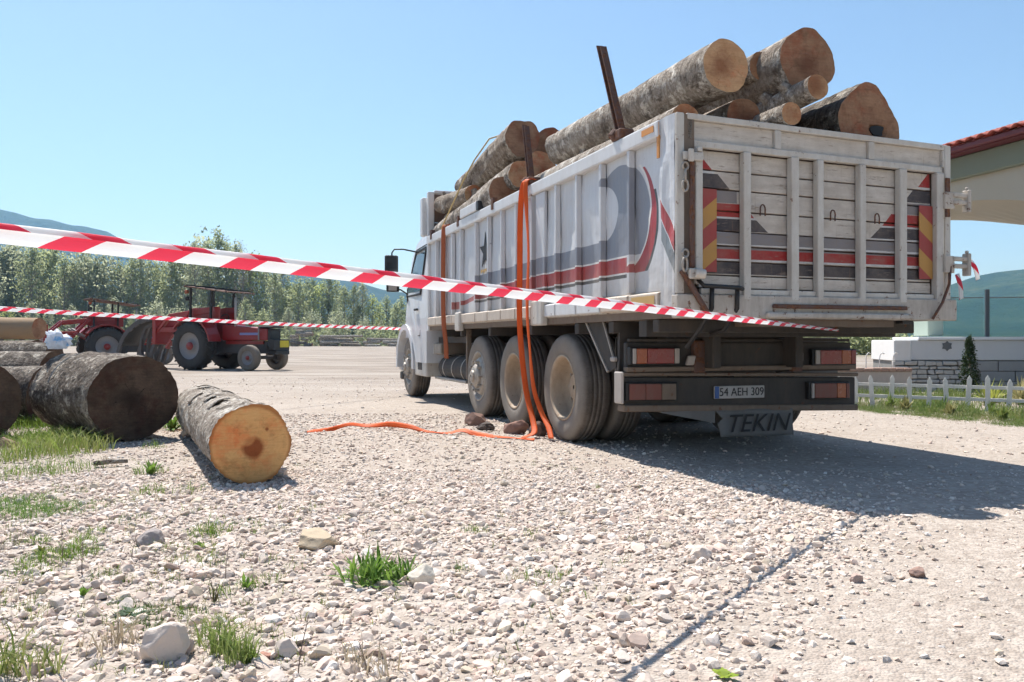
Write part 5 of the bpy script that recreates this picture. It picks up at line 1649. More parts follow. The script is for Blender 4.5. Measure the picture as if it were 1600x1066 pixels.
MAT['post_dark'] = painted('dark_steel_post', (0.10, 0.11, 0.12), (0.2, 0.2, 0.2), 0.2, 0, 0.4)

P0 = Vector((8.17, 16.94, 0)); D0 = Vector((0.27, -0.963, 0)).normalized(); N0 = Vector((0.963, 0.27, 0)).normalized()
BLD = empty('pavilion', P0, math.atan2(D0.y, D0.x))
tag(BLD, 'cream pavilion corner with arched beam and red tiled roof beside the lorry', 'building')
# local: x along the eave towards the camera, y to its left = N0 (into the building)
m = MB()
na = 24
arch = lambda t: 3.63 - 0.055 * (t - 0.6) ** 2
xs = [-1.7 + 8.0 * i / na for i in range(na + 1)]
vs = []
for x in xs:
    z = max(arch(x), 2.6)
    zb = min(3.78, max(2.7, 3.475 - 0.22 * x))
    vs += [(x, 0.0, z), (x, 2.0, zb), (x, 2.0, 4.02), (x, 0.0, 4.02)]
fs = []
for i in range(na):
    for k in range(4):
        fs.append((i * 4 + k, i * 4 + (k + 1) % 4, i * 4 + 4 + (k + 1) % 4, i * 4 + 4 + k))
fs += [(0, 1, 2, 3), (na * 4 + 3, na * 4 + 2, na * 4 + 1, na * 4)]
m.add(vs, fs).build('arched_beam', MAT['cream'], BLD)
MB().box(-1.8, 7.5, -0.12, 0.45, 4.022, 4.44).build('fascia', MAT['green_band'], BLD, bevel=0.02)
MB().box(-1.9, 7.6, -0.36, 0.45, 4.444, 4.50).build('soffit', MAT['gutter'], BLD)
MB().box(-1.9, 7.6, -0.44, -0.362, 4.46, 4.56).build('gutter', MAT['gutter'], BLD, bevel=0.02)
roof = MB().hexa([(-0.85, -0.42, 4.51), (7.6, -0.42, 4.51), (7.6, 5.0, 6.2), (-0.85, 5.0, 6.2), (-0.85, -0.42, 4.56), (7.6, -0.42, 4.56), (7.6, 5.0, 6.25), (-0.85, 5.0, 6.25)]).build('roof', MAT['tile'], BLD)
sl = math.atan2(6.2 - 4.51, 5.42)
def tile_mesh():
    m = MB(); n = 8; L = 0.42; vs = []
    for j in range(2):
        for i in range(n + 1):
            u = i / n
            h = 0.055 * math.sin(u * math.pi) if u < 1 else 0
            vs.append((-.12 + .24 * u, j * L, 0.012 + h + (0.03 if j == 0 else 0.0)))
    m.add(vs, [(i, i + 1, n + 2 + i, n + 1 + i) for i in range(n)])
    return m
tp = tile_mesh().build('tile', MAT['tile'], roof, smooth=True)
sm = tp.modifiers.new('thick', 'SOLIDIFY'); sm.thickness = 0.015
first = True
for r in range(4):
    for k in range(22):
        if first: o = tp; first = False
        else:
            o = tp.copy(); COL.objects.link(o); o.parent = roof
        yy = -0.47 + r * 0.38
        o.location = (-0.75 + k * 0.245, yy, 4.56 + (yy + 0.42) * math.tan(sl) + 0.006)
        o.rotation_euler = (sl, 0, rng.uniform(-.03, .03))
m = MB(); m.box(0.0, 0.40, 0.02, 0.40, 1.07, 3.74); m.build('column', MAT['column'], BLD, bevel=0.01)
m = MB(); m.box(5.2, 5.6, 0.02, 0.40, 1.07, 3.3); m.build('column', MAT['column'], BLD, bevel=0.01)

# terrace wall: sunlit end and shaded long face painted as two render tones, stone foot
WL = empty('terrace_wall', (7.42, 16.1, 0), math.radians(-9))
tag(WL, 'low white terrace wall with stone foot behind the picket fence', 'wall')
MB().box(0.0, 9.0, 0.0, 1.6, 0.60, 0.985).build('upper_wall', MAT['render_shaded'], WL, bevel=0.01)
MB().box(-0.012, 0.30, -0.012, 1.62, 0.58, 0.98).build('wall_end', MAT['render_lit'], WL, bevel=0.01)
MB().box(0.42, 9.05, -0.06, 1.66, 0.988, 1.045).build('coping', MAT['slab'], WL, bevel=0.008)
m = MB(); m.prism([(0.95 + .10 * math.cos(t) * (1 if i % 2 else .7), 0.87 + .10 * math.sin(t) * (1 if i % 2 else .7)) for i, t in enumerate([k * math.pi / 6 for k in range(12)])], -0.012, -0.003, axis='y'); m.build('wall_mark', MAT['post_dark'], WL)
MB().box(0.02, 9.0, 0.03, 1.6, 0.0, 0.595).build('wall_foot', MAT['mortar'], WL)
zz = 0.0
rw = 0
while zz < 0.57:
    hh = rng.uniform(0.05, 0.085)
    x = rng.uniform(-.05, .03)
    while x < 1.22:
        w = rng.uniform(0.10, 0.27)
        m = MB()
        j = lambda: rng.uniform(-.012, .012)
        dz0 = -0.03 - rng.uniform(0, .03)
        m.hexa([(x + j(), dz0, zz + j()), (x + w + j(), dz0 + j(), zz + j()), (x + w, .05, zz), (x, .05, zz), (x + j(), dz0 + j(), zz + hh + j()), (x + w + j(), dz0, zz + hh + j()), (x + w, .05, zz + hh), (x, .05, zz + hh)])
        m.build('stone', MAT['wallstone'], WL, bevel=0.014, segs=2)
        x += w + 0.014
    zz += hh + 0.014
for r in range(3):
    for k in range(9):
        x0 = 1.25 + k * 0.62 + (0.3 if r % 2 else 0)
        MB().box(x0, x0 + 0.605, -0.01 - 0.004 * (k % 3), 0.05, 0.005 + r * 0.195, 0.19 + r * 0.195).build('block', MAT['block'], WL, bevel=0.008)
# glass screen on the wall
def mat_screen():
    g = G('tinted_glass_screen', 0.05, 0.5)
    g.color((0.45, 0.62, 0.62))
    t = g.new('ShaderNodeBsdfTransparent'); t.inputs[0].default_value = (0.86, 0.94, 0.95, 1)
    mx = g.new('ShaderNodeMixShader'); mx.inputs[0].default_value = 0.90
    g.nt.links.new(g.bsdf.outputs[0], mx.inputs[1]); g.nt.links.new(t.outputs[0], mx.inputs[2]); g.nt.links.new(mx.outputs[0], g.out.inputs['Surface'])
    return g.mat
MAT['screen'] = mat_screen()
GS = empty('glass_screen', (7.42, 16.1, 0), math.radians(-9))
tag(GS, 'tinted glass wind screen with dark posts on the terrace wall', 'glass screen')
for k in range(4):
    MB().box(0.85 + k * 1.28, 2.05 + k * 1.28, 1.20, 1.212, 1.075, 1.84).build('pane', MAT['screen'], GS)
    MB().box(2.09 + k * 1.28, 2.16 + k * 1.28, 1.17, 1.24, 1.046, 2.02).build('post', MAT['post_dark'], GS, bevel=0.006)
    MB().box(0.85 + k * 1.28, 2.05 + k * 1.28, 1.19, 1.222, 1.842, 1.862).build('rail', MAT['silver'], GS)

# low brick-edged wall and hooped wires to its side
LW = empty('garden_wall', (5.95, 15.4, 0), math.radians(2))
tag(LW, 'low pinkish garden wall between lorry and terrace', 'wall')
MB().box(0, 1.50, 0, 0.22, 0, 0.40).build('wall_body', painted('pinkish_render', (0.52, 0.45, 0.40), (0.36, 0.29, 0.25), 0.5, 0, 0.9, 4.0), LW, bevel=0.01)
for k in range(10):
    MB().box(k * 0.15, k * 0.15 + 0.142, -0.03, 0.25, 0.402, 0.455 + rng.uniform(0, .012)).build('coping_brick', painted('coping_brick_red', (0.36, 0.22, 0.17), (0.45, 0.38, 0.32), 0.5, 0, 0.9, 6.0) if k == 0 else bpy.data.materials['coping_brick_red'], LW, bevel=0.006)
for k in range(6):
    x = 6.0 + k * 0.26
    m = MB(); m.tube([(x, 15.9, 0), (x, 15.9, 0.62), (x + .01, 15.9, 0.70), (x + .05, 15.9, 0.74), (x + .09, 15.9, 0.72)], 0.011, 6)
    o = m.build('hooked_stake', MAT['picket'], smooth=True)
    tag(o, 'thin pale hooked garden stake behind the low pinkish wall, %s counted from the lorry' % ordinal(k + 1), 'stake', 'hooked garden stakes')

# picket fence
PF = empty('picket_fence', (4.75, 12.6, 0))
tag(PF, 'weathered white picket fence standing in the grassy verge', 'fence')
f0, f1 = Vector((4.85, 12.5, 0)), Vector((9.4, 9.75, 0))
fd = (f1 - f0).normalized(); fn = Vector((-fd.y, fd.x, 0))
L = (f1 - f0).length
k = 0; t = 0.05
while t < L:
    p = f0 + fd * t - PF.location
    h = 0.47 + rng.uniform(-.03, .03); w = 0.062; th = 0.02
    lx = rng.uniform(-.03, .03)
    a = fd * w / 2; b = fn * th / 2; top = fd * lx
    m = MB()
    vs = []
    for s in (-1, 1):
        vs += [p - a + b * s, p + a + b * s, p + a + b * s + top + Vector((0, 0, h - .06)), p + b * s + top + Vector((0, 0, h)), p - a + b * s + top + Vector((0, 0, h - .06))]
    m.add(vs, [(4, 3, 2, 1, 0), (5, 6, 7, 8, 9)] + [(i, (i + 1) % 5, 5 + (i + 1) % 5, 5 + i) for i in range(5)])
    m.build('picket', MAT['picket'], PF, bevel=0.003)
    t += 0.245 + rng.uniform(-.012, .012)
for z in (0.16, 0.33):
    a = f0 - PF.location + Vector((0, 0, z)) + fn * 0.028; b = f1 - PF.location + Vector((0, 0, z - .02)) + fn * 0.028
    MB().bar(a, b, 0.03, 0.045).build('rail', MAT['picket'], PF)

# cypress
CY = empty('cypress', (8.05, 14.6, 0))
tag(CY, 'small dark columnar cypress in front of the terrace wall', 'shrub')
MB().tube([(0, 0, 0), (0.01, 0, .4), (0, .01, .95)], [.03, .022, .006], 6).build('trunk', MAT['tree_bark'], CY)
cl = []
for i in range(150):
    t = (i + rng.random()) / 150
    rr = 0.19 * (1 - t) ** 0.6 * min(1, t * 6 + .5) * rng.uniform(.4, 1)
    a = rng.uniform(0, 6.28)
    cl.append((rr * math.cos(a), rr * math.sin(a), 0.10 + 0.92 * t))
v, q = leaf_cloud(cl, 22, 0.035, (.05, .05, .07), 91)
np_mesh('foliage', v, q, MAT['cypress'], CY, nside=4)
# ------------------------------------------------------------------ grass and weeds
def blades(spots, seed):
    """spots: x, y, count, radius, hmin, hmax, colour a, colour b, lean -> one mesh of bent blades"""
    r = np.random.default_rng(seed)
    V, F, Cc = [], [], []
    base = 0
    for (x, y, n, rad, h0, h1, ca, cb, ln) in spots:
        rr = rad * np.sqrt(r.random(n)); a = r.uniform(0, 2 * np.pi, n)
        px = x + rr * np.cos(a); py = y + rr * np.sin(a)
        h = r.uniform(h0, h1, n) * (1.15 - 0.5 * rr / max(rad, 1e-3))
        w = np.clip(h * 0.02, 0.0012, 0.0042) * r.uniform(.7, 1.4, n)
        da = r.uniform(0, 2 * np.pi, n); l = h * r.uniform(0.15, ln, n)
        dx, dy = np.cos(da), np.sin(da)
        sa = r.uniform(0, 2 * np.pi, n); sx, sy = np.cos(sa) * w, np.sin(sa) * w
        z0 = np.array([ground_z(float(i), float(j)) for i, j in zip(px, py)]) - 0.005
        p = np.zeros((n, 5, 3))
        for k, (t, ww) in enumerate(((0, 1), (0, -1), (0.55, .8), (0.55, -.8), (1, 0))):
            b = t * t
            p[:, k, 0] = px + dx * l * b + sx * ww; p[:, k, 1] = py + dy * l * b + sy * ww; p[:, k, 2] = z0 + h * t * (1 - 0.25 * b * ln)
        V.append(p.reshape(-1, 3))
        i = np.arange(n)[:, None] * 5 + base
        F.append(np.concatenate([i + np.array([0, 1, 3]), i + np.array([0, 3, 2]), i + np.array([2, 3, 4])]))
        t = r.random((n, 1)); c = np.asarray(ca) * (1 - t) + np.asarray(cb) * t
        Cc.append(np.repeat(c, 5, axis=0))
        base += n * 5
    return np.concatenate(V), np.concatenate(F), np.concatenate(Cc)
GA, GB, GY, GD = (0.11, 0.19, 0.03), (0.22, 0.31, 0.06), (0.33, 0.33, 0.13), (0.055, 0.10, 0.03)
spots = []
def sp(px, py, n, rad, h0, h1, ca=GA, cb=GB, ln=0.9):
    g = ground(px, py); spots.append((g.x, g.y, n, rad, h0, h1, ca, cb, ln))
for px, py, n, rad in ((70, 664, 700, .5), (100, 690, 800, .45), (40, 690, 500, .4), (130, 672, 500, .35), (30, 668, 500, .4), (60, 640, 700, .55), (105, 640, 500, .4)):
    sp(px, py, n, rad, .06, .24, GA, GB, 1.0)
for px, py, n, rad in ((90, 700, 260, .35), (30, 715, 300, .4), (120, 705, 260, .3)):
    sp(px, py, n, rad, .08, .30, GB, GY, 0.9)
for px, py, n, rad in ((50, 715, 500, .45), (95, 735, 320, .32), (20, 745, 220, .3)):
    sp(px, py, n, rad, .04, .14, GA, GB)
for px, py, n, rad in ((15, 790, 750, .26), (45, 805, 500, .22), (75, 800, 260, .2), (105, 800, 160, .2), (-40, 800, 600, .3)):
    sp(px, py, n, rad, .03, .10, (0.10, 0.20, 0.04), (0.20, 0.30, 0.08))
for px, py, n, rad in ((110, 868, 380, .14), (70, 880, 220, .12), (60, 850, 90, .06), (130, 850, 160, .08), (150, 835, 60, .05)):
    sp(px, py, n, rad, .03, .09, GA, GB)
for px, py, n, rad in ((235, 740, 120, .13), (235, 772, 90, .12), (330, 835, 140, .12), (295, 770, 60, .1), (240, 700, 80, .12), (275, 668, 260, .16), (295, 655, 120, .1)):
    sp(px, py, n, rad, .04, .13, GA, GB)
for px, py, n, rad in ((210, 958, 200, .09), (235, 975, 120, .07), (270, 950, 100, .09), (190, 945, 90, .05)):
    sp(px, py, n, rad, .02, .06, GD, GA)
for px, py, n, rad in ((350, 1015, 170, .055), (375, 1030, 120, .045), (330, 1000, 60, .06)):
    sp(px, py, n, rad, .05, .16, (0.16, 0.24, 0.05), (0.30, 0.34, 0.12), 0.8)
for px, py, n, rad in ((385, 915, 80, .05), (345, 925, 40, .04), (840, 905, 50, .10), (870, 900, 30, .08), (750, 832, 40, .07), (720, 890, 26, .05), (830, 838, 22, .06), (735, 830, 20, .05)):
    sp(px, py, n, rad, .03, .09, GA, GB)
for px, py, n, rad in ((20, 1045, 60, .07), (60, 1055, 40, .07), (-5, 1060, 60, .08)):
    sp(px, py, n, rad, .06, .20, GA, GY, 0.9)
for px, py, n, rad in ((170, 1010, 50, .09), (195, 1000, 50, .07), (560, 1040, 40, .06), (600, 1052, 30, .06)):
    sp(px, py, n, rad, .05, .16, (0.36, 0.29, 0.20), (0.48, 0.41, 0.30), 0.9)
for px, py, n, rad in ((150, 790, 120, .16), (100, 770, 120, .16), (200, 815, 90, .12), (290, 880, 100, .10), (250, 860, 60, .08), (40, 900, 110, .10), (20, 850, 120, .12), (330, 880, 70, .07), (160, 905, 90, .08), (420, 905, 60, .07), (300, 960, 70, .07), (340, 970, 90, .06), (60, 960, 70, .08), (470, 800, 50, .1), (390, 820, 60, .1)):
    sp(px, py, n, rad, .02, .08, rng.choice([GA, GD]), rng.choice([GB, GY]))
for i in range(300):   # thin scatter of single tufts over the weedy left half
    px = rng.uniform(-30, 480) if rng.random() < .8 else rng.uniform(480, 1000); py = rng.uniform(715, 1050)
    sp(px, py, rng.randint(4, 18), rng.uniform(.02, .07), .02, .075, rng.choice([GA, GD, (0.2, 0.17, 0.08)]), rng.choice([GB, GY]))
v, f, c = blades(spots, 5)
tag(np_mesh('grass', v, f, MAT['grass'], color=c), 'patchy green and dry grass growing through the gravel', 'grass', kind='stuff')
# verge on the far side of the lorry
spots = []
e0, e1 = Vector((4.70, 11.9, 0)), Vector((6.05, 8.55, 0))
ed = e1 - e0; en = Vector((-ed.y, ed.x, 0)).normalized()
for i in range(330):
    t = rng.uniform(-.12, 1.1); b = rng.random() ** 1.3 * 1.7
    p = e0 + ed * t + en * (b + rng.uniform(-.08, .05) + 0.16 * mnoise.noise((t * 7, 1, 0)))
    h = 0.05 + 0.16 * min(1, b / 1.0) * rng.uniform(.45, 1.3)
    spots.append((p.x, p.y, 120 if b < 1 else 90, rng.uniform(.10, .24), .03, h, rng.choice([(0.09, 0.155, 0.035), (0.13, 0.20, 0.045), (0.07, 0.12, 0.03)]), rng.choice([(0.20, 0.28, 0.07), (0.28, 0.31, 0.10), (0.17, 0.25, 0.06), (0.36, 0.33, 0.17)]), .8))
for i in range(60):
    t = rng.random()
    spots.append((5.2 + t * 6.5, 13.4 + rng.uniform(-.6, 2.2) - t * 2.2, 110, .35, .08, .34, (0.10, 0.15, 0.035), (0.22, 0.27, 0.08), .7))
v, f, c = blades(spots, 6)
tag(np_mesh('verge_grass', v, f, MAT['grass'], color=c), 'tall unkempt grass verge along the picket fence', 'grass', kind='stuff')

def weed(px, py, n, L, w, up, label, cat='weed', ca=(0.10, 0.19, 0.03), cb=(0.20, 0.32, 0.06), seed=0, stalks=0, gpos=None):
    r = np.random.default_rng(seed)
    gpt = ground(px, py) if gpos is None else Vector(gpos)
    V, F, Cc = [], [], []
    for k in range(n):
        a = r.uniform(0, 6.283); e = r.uniform(*up); ln = L * r.uniform(.5, 1.1); ww = w * r.uniform(.6, 1.2)
        d = np.array([math.cos(a), math.sin(a)])
        s = np.array([-d[1], d[0]])
        col = np.asarray(ca) * (1 - (t := r.random())) + np.asarray(cb) * t
        b = len(V)
        NS = 5
        st = r.uniform(0, L * (.18 if n < 70 else .75)); sd = r.uniform(0, 6.28)
        for i in range(NS + 1):
            t = i / NS
            wid = ww * math.sin(math.pi * (0.12 + 0.86 * t)) * (1.3 if i % 2 else .7)
            hor = ln * t * math.cos(e); ver = ln * (t * math.sin(e) - 0.35 * t * t * math.cos(e))
            for sg in (-1, 1):
                V.append((d[0] * hor + s[0] * wid * sg + st * math.cos(sd), d[1] * hor + s[1] * wid * sg + st * math.sin(sd), max(ver, 0.003 + 0.01 * t) + abs(wid) * .2))
                Cc.append(col)
        for i in range(NS):
            q = b + 2 * i
            F += [(q, q + 1, q + 3), (q, q + 3, q + 2)]
    o = np_mesh('weed', np.array(V), np.array(F), MAT['grass'], color=np.array(Cc), smooth=True)
    o.location = (gpt.x, gpt.y, ground_z(gpt.x, gpt.y) + 0.004)
    for k in range(stalks):
        a = rng.uniform(0, 6.28); l = L * rng.uniform(.6, 1.2)
        MB().tube([(0, 0, 0), (0.1 * l * math.cos(a), .1 * l * math.sin(a), l * .6), (.25 * l * math.cos(a), .25 * l * math.sin(a), l)], [.002, .0016, .001], 5).build('stalk', MAT['twigs'], o)
    return tag(o, label, cat, 'weeds in the gravel')
weed(580, 905, 150, 0.155, 0.0062, (0.10, 1.3), 'lush green dandelion-like weed beside the pale stone', seed=1)
weed(622, 898, 80, 0.12, 0.0058, (0.10, 1.3), 'smaller leafy weed touching the lush green one', seed=2)
weed(500, 838, 12, 0.06, 0.006, (0.5, 1.3), 'small yellow-green sprout behind the flat tan rock', seed=3, ca=(0.2, 0.26, 0.05), cb=(0.3, 0.34, 0.1))
weed(1130, 1064, 12, 0.045, 0.012, (0.1, 0.9), 'bright yellow-green seedling at the bottom edge', seed=4, ca=(0.24, 0.34, 0.03), cb=(0.34, 0.42, 0.06))
weed(210, 960, 36, 0.075, 0.008, (0.05, 0.6), 'dark bluish-green low weed above the big rock', seed=5, ca=(0.05, 0.10, 0.05), cb=(0.13, 0.18, 0.10))
weed(65, 868, 18, 0.07, 0.009, (0.4, 1.2), 'olive leafy weed beside a pale pebble', seed=6, ca=(0.12, 0.14, 0.03), cb=(0.2, 0.2, 0.06))
weed(335, 940, 8, 0.10, 0.004, (0.9, 1.5), 'dark upright weed stem with few leaves', seed=7, ca=(0.06, 0.05, 0.03), cb=(0.16, 0.18, 0.06), stalks=3)
weed(312, 858, 9, 0.05, 0.012, (0.3, 1.2), 'bright broad-leaved sprout among the pebbles', seed=8, ca=(0.22, 0.3, 0.05), cb=(0.32, 0.4, 0.1))
weed(385, 918, 12, 0.07, 0.006, (0.8, 1.4), 'upright green weed with narrow leaves', seed=9)
weed(130, 935, 12, 0.06, 0.006, (0.7, 1.4), 'small green sprout left of the bluish weed', seed=10)
weed(235, 742, 26, 0.15, 0.012, (0.6, 1.4), 'green weed growing beside the lying stick', seed=11)
weed(270, 672, 44, 0.22, 0.02, (0.3, 1.3), 'leafy weed in the shade between the two logs', seed=12)
weed(80, 655, 60, 0.30, 0.022, (0.4, 1.3), 'tall leafy weeds in front of the thick log', seed=13)
weed(150, 655, 50, 0.26, 0.02, (0.4, 1.3), 'leafy weed growing against the thick log', seed=14)
weed(395, 1030, 16, 0.06, 0.006, (0.4, 1.2), 'bright grassy tuft right of the big rock', seed=15, ca=(0.2, 0.3, 0.05), cb=(0.3, 0.4, 0.1))
weed(0, 0, 60, 0.45, 0.02, (0.5, 1.4), 'yellow-green shrub in front of the cypress', 'shrub', (0.26, 0.29, 0.05), (0.40, 0.42, 0.10), 16, gpos=(7.15, 12.4, 0))
weed(0, 0, 50, 0.5, 0.02, (0.6, 1.4), 'tan-flowered shrub behind the fence right of the cypress', 'shrub', (0.34, 0.30, 0.14), (0.46, 0.42, 0.22), 17, gpos=(7.75, 12.6, 0))
for i in range(9):
    t = (0.06, 0.17, 0.27, 0.38, 0.49, 0.6, 0.7, 0.8, 0.92)[i]; p = e0 + ed * t + en * rng.uniform(.35, .95)
    kd = rng.choice([((0.09, 0.15, 0.04), (0.17, 0.24, 0.07)), ((0.14, 0.2, 0.05), (0.25, 0.3, 0.09)), ((0.20, 0.20, 0.07), (0.32, 0.3, 0.13))])
    weed(0, 0, 46, 0.24, 0.012, (0.7, 1.5), 'tall leafy weed in the verge, %s along the fence counted from the lorry' % ('first', 'second', 'third', 'fourth', 'fifth', 'sixth', 'seventh', 'eighth', 'ninth')[i], 'weed', kd[0], kd[1], 40 + i, gpos=(p.x, p.y, 0))
for i, (px, py, h, lx) in enumerate(((465, 1052, .17, .03), (98, 880, .17, -.01), (128, 905, .16, .0), (352, 905, .14, .01), (660, 905, .10, -.05), (205, 880, .12, .02), (575, 1050, .09, -.03))):
    g0 = ground(px, py)
    m = MB(); m.tube([(0, 0, -.01), (lx * .3, 0, h * .4), (lx, 0.01, h)], [.0022, .0017, .001], 5)
    for k in range(4):
        z = h * (.4 + .15 * k)
        m.tube([(lx * z / h, 0, z), (lx * z / h + .012 * (1 if k % 2 else -1), .004, z + .014)], [.0012, .0006], 4)
    o = m.build('dry_stalk', MAT['twigs'], loc=(g0.x, g0.y, ground_z(g0.x, g0.y)))
    tag(o, ['tall thin dry stalk left of centre at the bottom', 'dry brown stalk beside the green grass patch', 'second dry stalk right of the grass patch', 'dark dry stalk near the upright weed', 'short dry stalk leaning beside the pale stone', 'reddish dry stalk above the bluish weed', 'short bent stalk at the bottom edge'][i], 'stalk', 'dry stalks')
# twig and stick lying about
a, b = gp(146, 731), gp(200, 728)
m = MB(); m.tube([a + gl * .02, (a + b) / 2 + gl * .03, b + gl * .025], [.018, .02, .015], 8)
tag(m.build('stick', MAT['bark'], smooth=True), 'short brown stick lying on the gravel near the big log', 'stick')

# ------------------------------------------------------------------ rocks that stand out, then the gravel itself
def rock_mesh(seed, sub=3, planes=9, rough=.06, lo=.40, hi=.80):
    bm = bmesh.new()
    bmesh.ops.create_icosphere(bm, subdivisions=sub, radius=1.0)
    r = random.Random(seed)
    P = []
    for k in range(planes):
        n = Vector((r.gauss(0, 1), r.gauss(0, 1), r.gauss(0, 1))).normalized()
        P.append((n, r.uniform(lo, hi)))
    for v in bm.verts:
        c = v.co.copy()
        for n, d in P:
            k = c.dot(n)
            if k > d: c -= n * (k - d)
        c *= 1 + rough * mnoise.noise(c * 3 + Vector((seed, 0, 0)))
        v.co = c
    return bm
def rock(px, py, wpx, hpx, tint, label, seed, rz=0.0, dz=0.35, name='rock', flat=1.0, gpos=None):
    g0 = ground(px, py) if gpos is None else Vector(gpos)
    w = wpx / FPX * g0.y; h = hpx / FPX * g0.y
    bm = rock_mesh(seed, 4, 16, .09, .58, .90)
    for v in bm.verts: v.co = Vector((v.co.x * w * .62, v.co.y * w * .5 * flat, v.co.z * h * .72))
    me = bpy.data.meshes.new(name); bm.to_mesh(me); bm.free()
    me.materials.append(MAT['stone'])
    at_ = me.attributes.new('tint', 'FLOAT_COLOR', 'POINT')
    at_.data.foreach_set('color', list(tint + (1,)) * len(me.vertices))
    o = bpy.data.objects.new(name, me); COL.objects.link(o)
    o.location = (g0.x, g0.y + w * .25, ground_z(g0.x, g0.y) + h * dz); o.rotation_euler = (0.1, 0.15, rz)
    return tag(o, label, 'rock', 'rocks standing out of the gravel')
CR, PK, BR, TN = (0.62, 0.53, 0.46), (0.55, 0.44, 0.38), (0.22, 0.14, 0.11), (0.47, 0.38, 0.265)
rock(252, 1030, 66, 58, CR, 'biggest pale angular rock near the bottom left corner', 3, .5)
rock(655, 912, 40, 32, (0.66, 0.60, 0.50), 'pale cream stone beside the lush green weed', 4, .3)
rock(495, 856, 62, 26, TN, 'flat tan rock lying behind the weeds', 5, .2)
rock(1437, 910, 24, 16, (0.27, 0.17, 0.14), 'small dark reddish stone alone on the smooth ground', 6)
rock(232, 855, 40, 24, (0.30, 0.27, 0.26), 'grey stone among pale pebbles left of the sprout', 7)
rock(412, 1028, 18, 12, (0.40, 0.2, 0.15), 'reddish pebble right of the big rock', 8)
rock(1340, 918, 20, 15, (0.42, 0.30, 0.26), 'brownish pebble on the smoother gravel', 9)
rock(437, 745, 24, 14, CR, 'pale stone at the foot of the fresh log', 10)
rock(290, 1020, 26, 26, PK, 'pinkish stone leaning against the biggest rock', 11)
rock(445, 1025, 38, 26, CR, 'rounded pale stone right of the grassy tuft', 12)
rock(1098, 880, 34, 18, CR, 'light flat stone left of the tape shadow', 13)
rock(60, 690, 30, 16, BR, 'brown clod by the edge log', 14, gpos=(-4.6, 7.5, 0))
# broken clods and bark lying at the wheels
for i, (v, s, w, h, t, lab) in enumerate(((-0.28, 3.93, 32, 24, (0.17, 0.095, 0.075), 'dark brown clod in front of the second wheel from the tail'), (-0.12, 2.98, 35, 24, (0.22, 0.115, 0.09), 'large reddish-brown clod wedged between the rear wheels'), (0.02, 2.72, 34, 22, (0.10, 0.06, 0.05), 'dark clod under the orange strap end'), (-0.32, 3.42, 34, 12, (0.035, 0.03, 0.03), 'flat black lump on the ground beside the wheels'), (-0.14, 3.12, 22, 14, (0.2, 0.11, 0.09), 'small brown clod beside the black lump'))):
    p = tw(v, s, 0)
    rock(0, 0, w, h, t, lab, 30 + i, rng.uniform(0, 3), .3, gpos=(p.x, p.y, 0))

def stone_templates(sub, count, seed):
    T = []
    for k in range(count):
        bm = rock_mesh(seed + k, sub, 8 if sub > 1 else 5, .10)
        bm.verts.ensure_lookup_table()
        v = np.array([tuple(q.co) for q in bm.verts], dtype=np.float32)
        f = np.array([[q.index for q in fc.verts] for fc in bm.faces], dtype=np.int32)
        T.append((v, f)); bm.free()
    return T
def scatter(n_try, y0, y1, size_fn, dens_fn, templates, seed, xmargin=1.28):
    r = np.random.default_rng(seed)
    yy = np.sqrt(r.uniform(y0 * y0, y1 * y1, n_try))
    xx = r.uniform(-1, 1, n_try) * (0.617 * yy * xmargin + 0.8)
    keep = r.random(n_try) < dens_fn(xx, yy)
    xx, yy = xx[keep], yy[keep]
    n = len(xx)
    s = size_fn(xx, yy, r.lognormal(0, .42, n))
    tint = palette[r.choice(len(palette), n, p=pal_w)] * r.uniform(.74, 1.08, (n, 1))
    V, F, Cc = [], [], []
    base = 0
    idx = r.integers(0, len(templates), n)
    for k, (tv, tf) in enumerate(templates):
        m = np.where(idx == k)[0]
        if not len(m): continue
        c = len(m)
        sc = s[m, None] * np.stack([r.uniform(.8, 1.35, c), r.uniform(.65, 1.1, c), r.uniform(.42, .78, c)], 1)
        a = r.uniform(0, 2 * np.pi, c); ti = r.normal(0, .35, (c, 2))
        p = tv[None] * sc[:, None, :]
        ca, sa = np.cos(ti[:, 0])[:, None], np.sin(ti[:, 0])[:, None]
        y2 = p[:, :, 1] * ca - p[:, :, 2] * sa; z2 = p[:, :, 1] * sa + p[:, :, 2] * ca; p[:, :, 1], p[:, :, 2] = y2, z2
        ca, sa = np.cos(ti[:, 1])[:, None], np.sin(ti[:, 1])[:, None]
        x2 = p[:, :, 0] * ca - p[:, :, 2] * sa; z2 = p[:, :, 0] * sa + p[:, :, 2] * ca; p[:, :, 0], p[:, :, 2] = x2, z2
        ca, sa = np.cos(a)[:, None], np.sin(a)[:, None]
        x2 = p[:, :, 0] * ca - p[:, :, 1] * sa; y2 = p[:, :, 0] * sa + p[:, :, 1] * ca
        gz = np.array([ground_z(float(i), float(j)) for i, j in zip(xx[m], yy[m])])
        p[:, :, 0] = x2 + xx[m, None]; p[:, :, 1] = y2 + yy[m, None]; p[:, :, 2] += (gz + s[m] * r.uniform(-.2, .27, c))[:, None]
        V.append(p.reshape(-1, 3)); Cc.append(np.repeat(tint[m], tv.shape[0], axis=0))
        F.append((tf[None] + (np.arange(c) * tv.shape[0])[:, None, None] + base).reshape(-1, 3))
        base += c * tv.shape[0]
    return np.concatenate(V), np.concatenate(F), np.concatenate(Cc)
palette = np.array([(0.69, 0.575, 0.49), (0.75, 0.655, 0.575), (0.62, 0.505, 0.42), (0.52, 0.455, 0.40), (0.62, 0.475, 0.40), (0.42, 0.315, 0.26), (0.63, 0.53, 0.41), (0.78, 0.72, 0.66)])
pal_w = np.array([.29, .22, .16, .09, .10, .03, .06, .05])
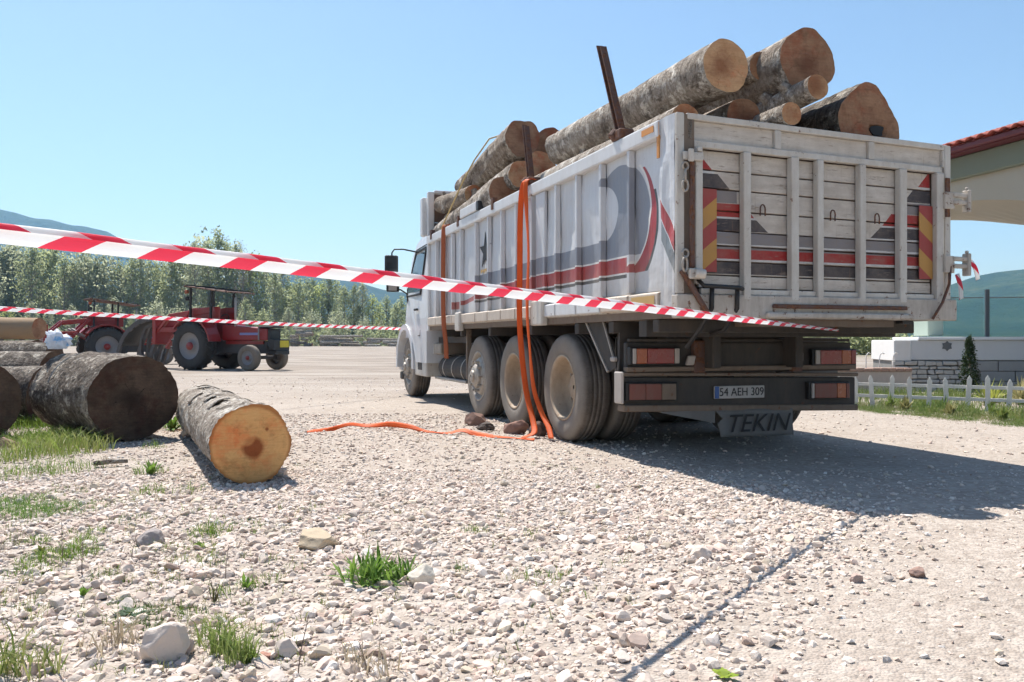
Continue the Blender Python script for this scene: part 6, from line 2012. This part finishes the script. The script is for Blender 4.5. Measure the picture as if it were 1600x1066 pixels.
def smooth_side(x, y):
    """1 on the coarse loose gravel, towards 0 on the driven, compacted side"""
    xb = np.interp(y, [2.0, 2.7, 3.6, 4.6, 5.2, 6.0, 7.0, 8.0, 11.0, 14.0], [0.1, 0.6, 1.2, 1.75, 1.55, 1.0, 0.75, 0.6, 0.2, -0.5])
    return np.clip(0.75 - (x - xb) / 0.8, 0, 1)
def d_big(x, y): return np.clip(0.03 + 0.97 * smooth_side(x, y), 0, 1) * np.clip((6.9 - y) / 2.2, 0.12, 1)
def s_big(x, y, l): return np.clip(0.0160 * l * (0.75 + .35 * smooth_side(x, y)), .007, .040)
def d_mid(x, y): return np.clip(0.10 + 0.90 * smooth_side(x, y), 0, 1)
def s_mid(x, y, l): return np.clip(0.0098 * l, .004, .026)
def s_far(x, y, l): return np.clip(0.0100 * l * (1 + (y - 5) * .03), .0045, .030)
def d_far(x, y):
    c = 0.10 + 0.90 * smooth_side(x, y)
    return c * np.clip(1.25 - (y - 5) / 11, 0.05, 1)
T3 = stone_templates(2, 10, 100); T1s = stone_templates(1, 10, 200)
parts = [scatter(18000, 2.0, 5.6, s_big, d_big, T3, 1), scatter(60000, 2.0, 6.2, s_mid, d_mid, T1s, 2), scatter(52000, 4.6, 11.0, s_far, d_far, T1s, 3), scatter(7000, 9.0, 22.0, s_far, lambda x, y: np.full(x.shape, .7), T1s[:5], 4)]
off = 0; V, F, Cc = [], [], []
for v, f, c in parts:
    V.append(v); F.append(f + off); Cc.append(c); off += len(v)
tag(np_mesh('gravel', np.concatenate(V), np.concatenate(F), MAT['stone'], color=np.concatenate(Cc)), 'loose pinkish crushed limestone gravel covering the yard', 'gravel', kind='stuff')

# ------------------------------------------------------------------ air
hz = MB().box(-2600, 2600, -200, 2600, -3, 480).build('haze', [])
tag(hz, kind='stuff')
hm = bpy.data.materials.new('haze'); hm.use_nodes = True
hn = hm.node_tree; hn.nodes.clear()
ho = hn.nodes.new('ShaderNodeOutputMaterial'); hv = hn.nodes.new('ShaderNodeVolumePrincipled')
hv.inputs['Color'].default_value = (0.40, 0.70, 1.0, 1)
hv.inputs['Density'].default_value = 0.00018
hv.inputs['Anisotropy'].default_value = 0.25
hn.links.new(hv.outputs[0], ho.inputs['Volume'])
hz.data.materials.clear(); hz.data.materials.append(hm)
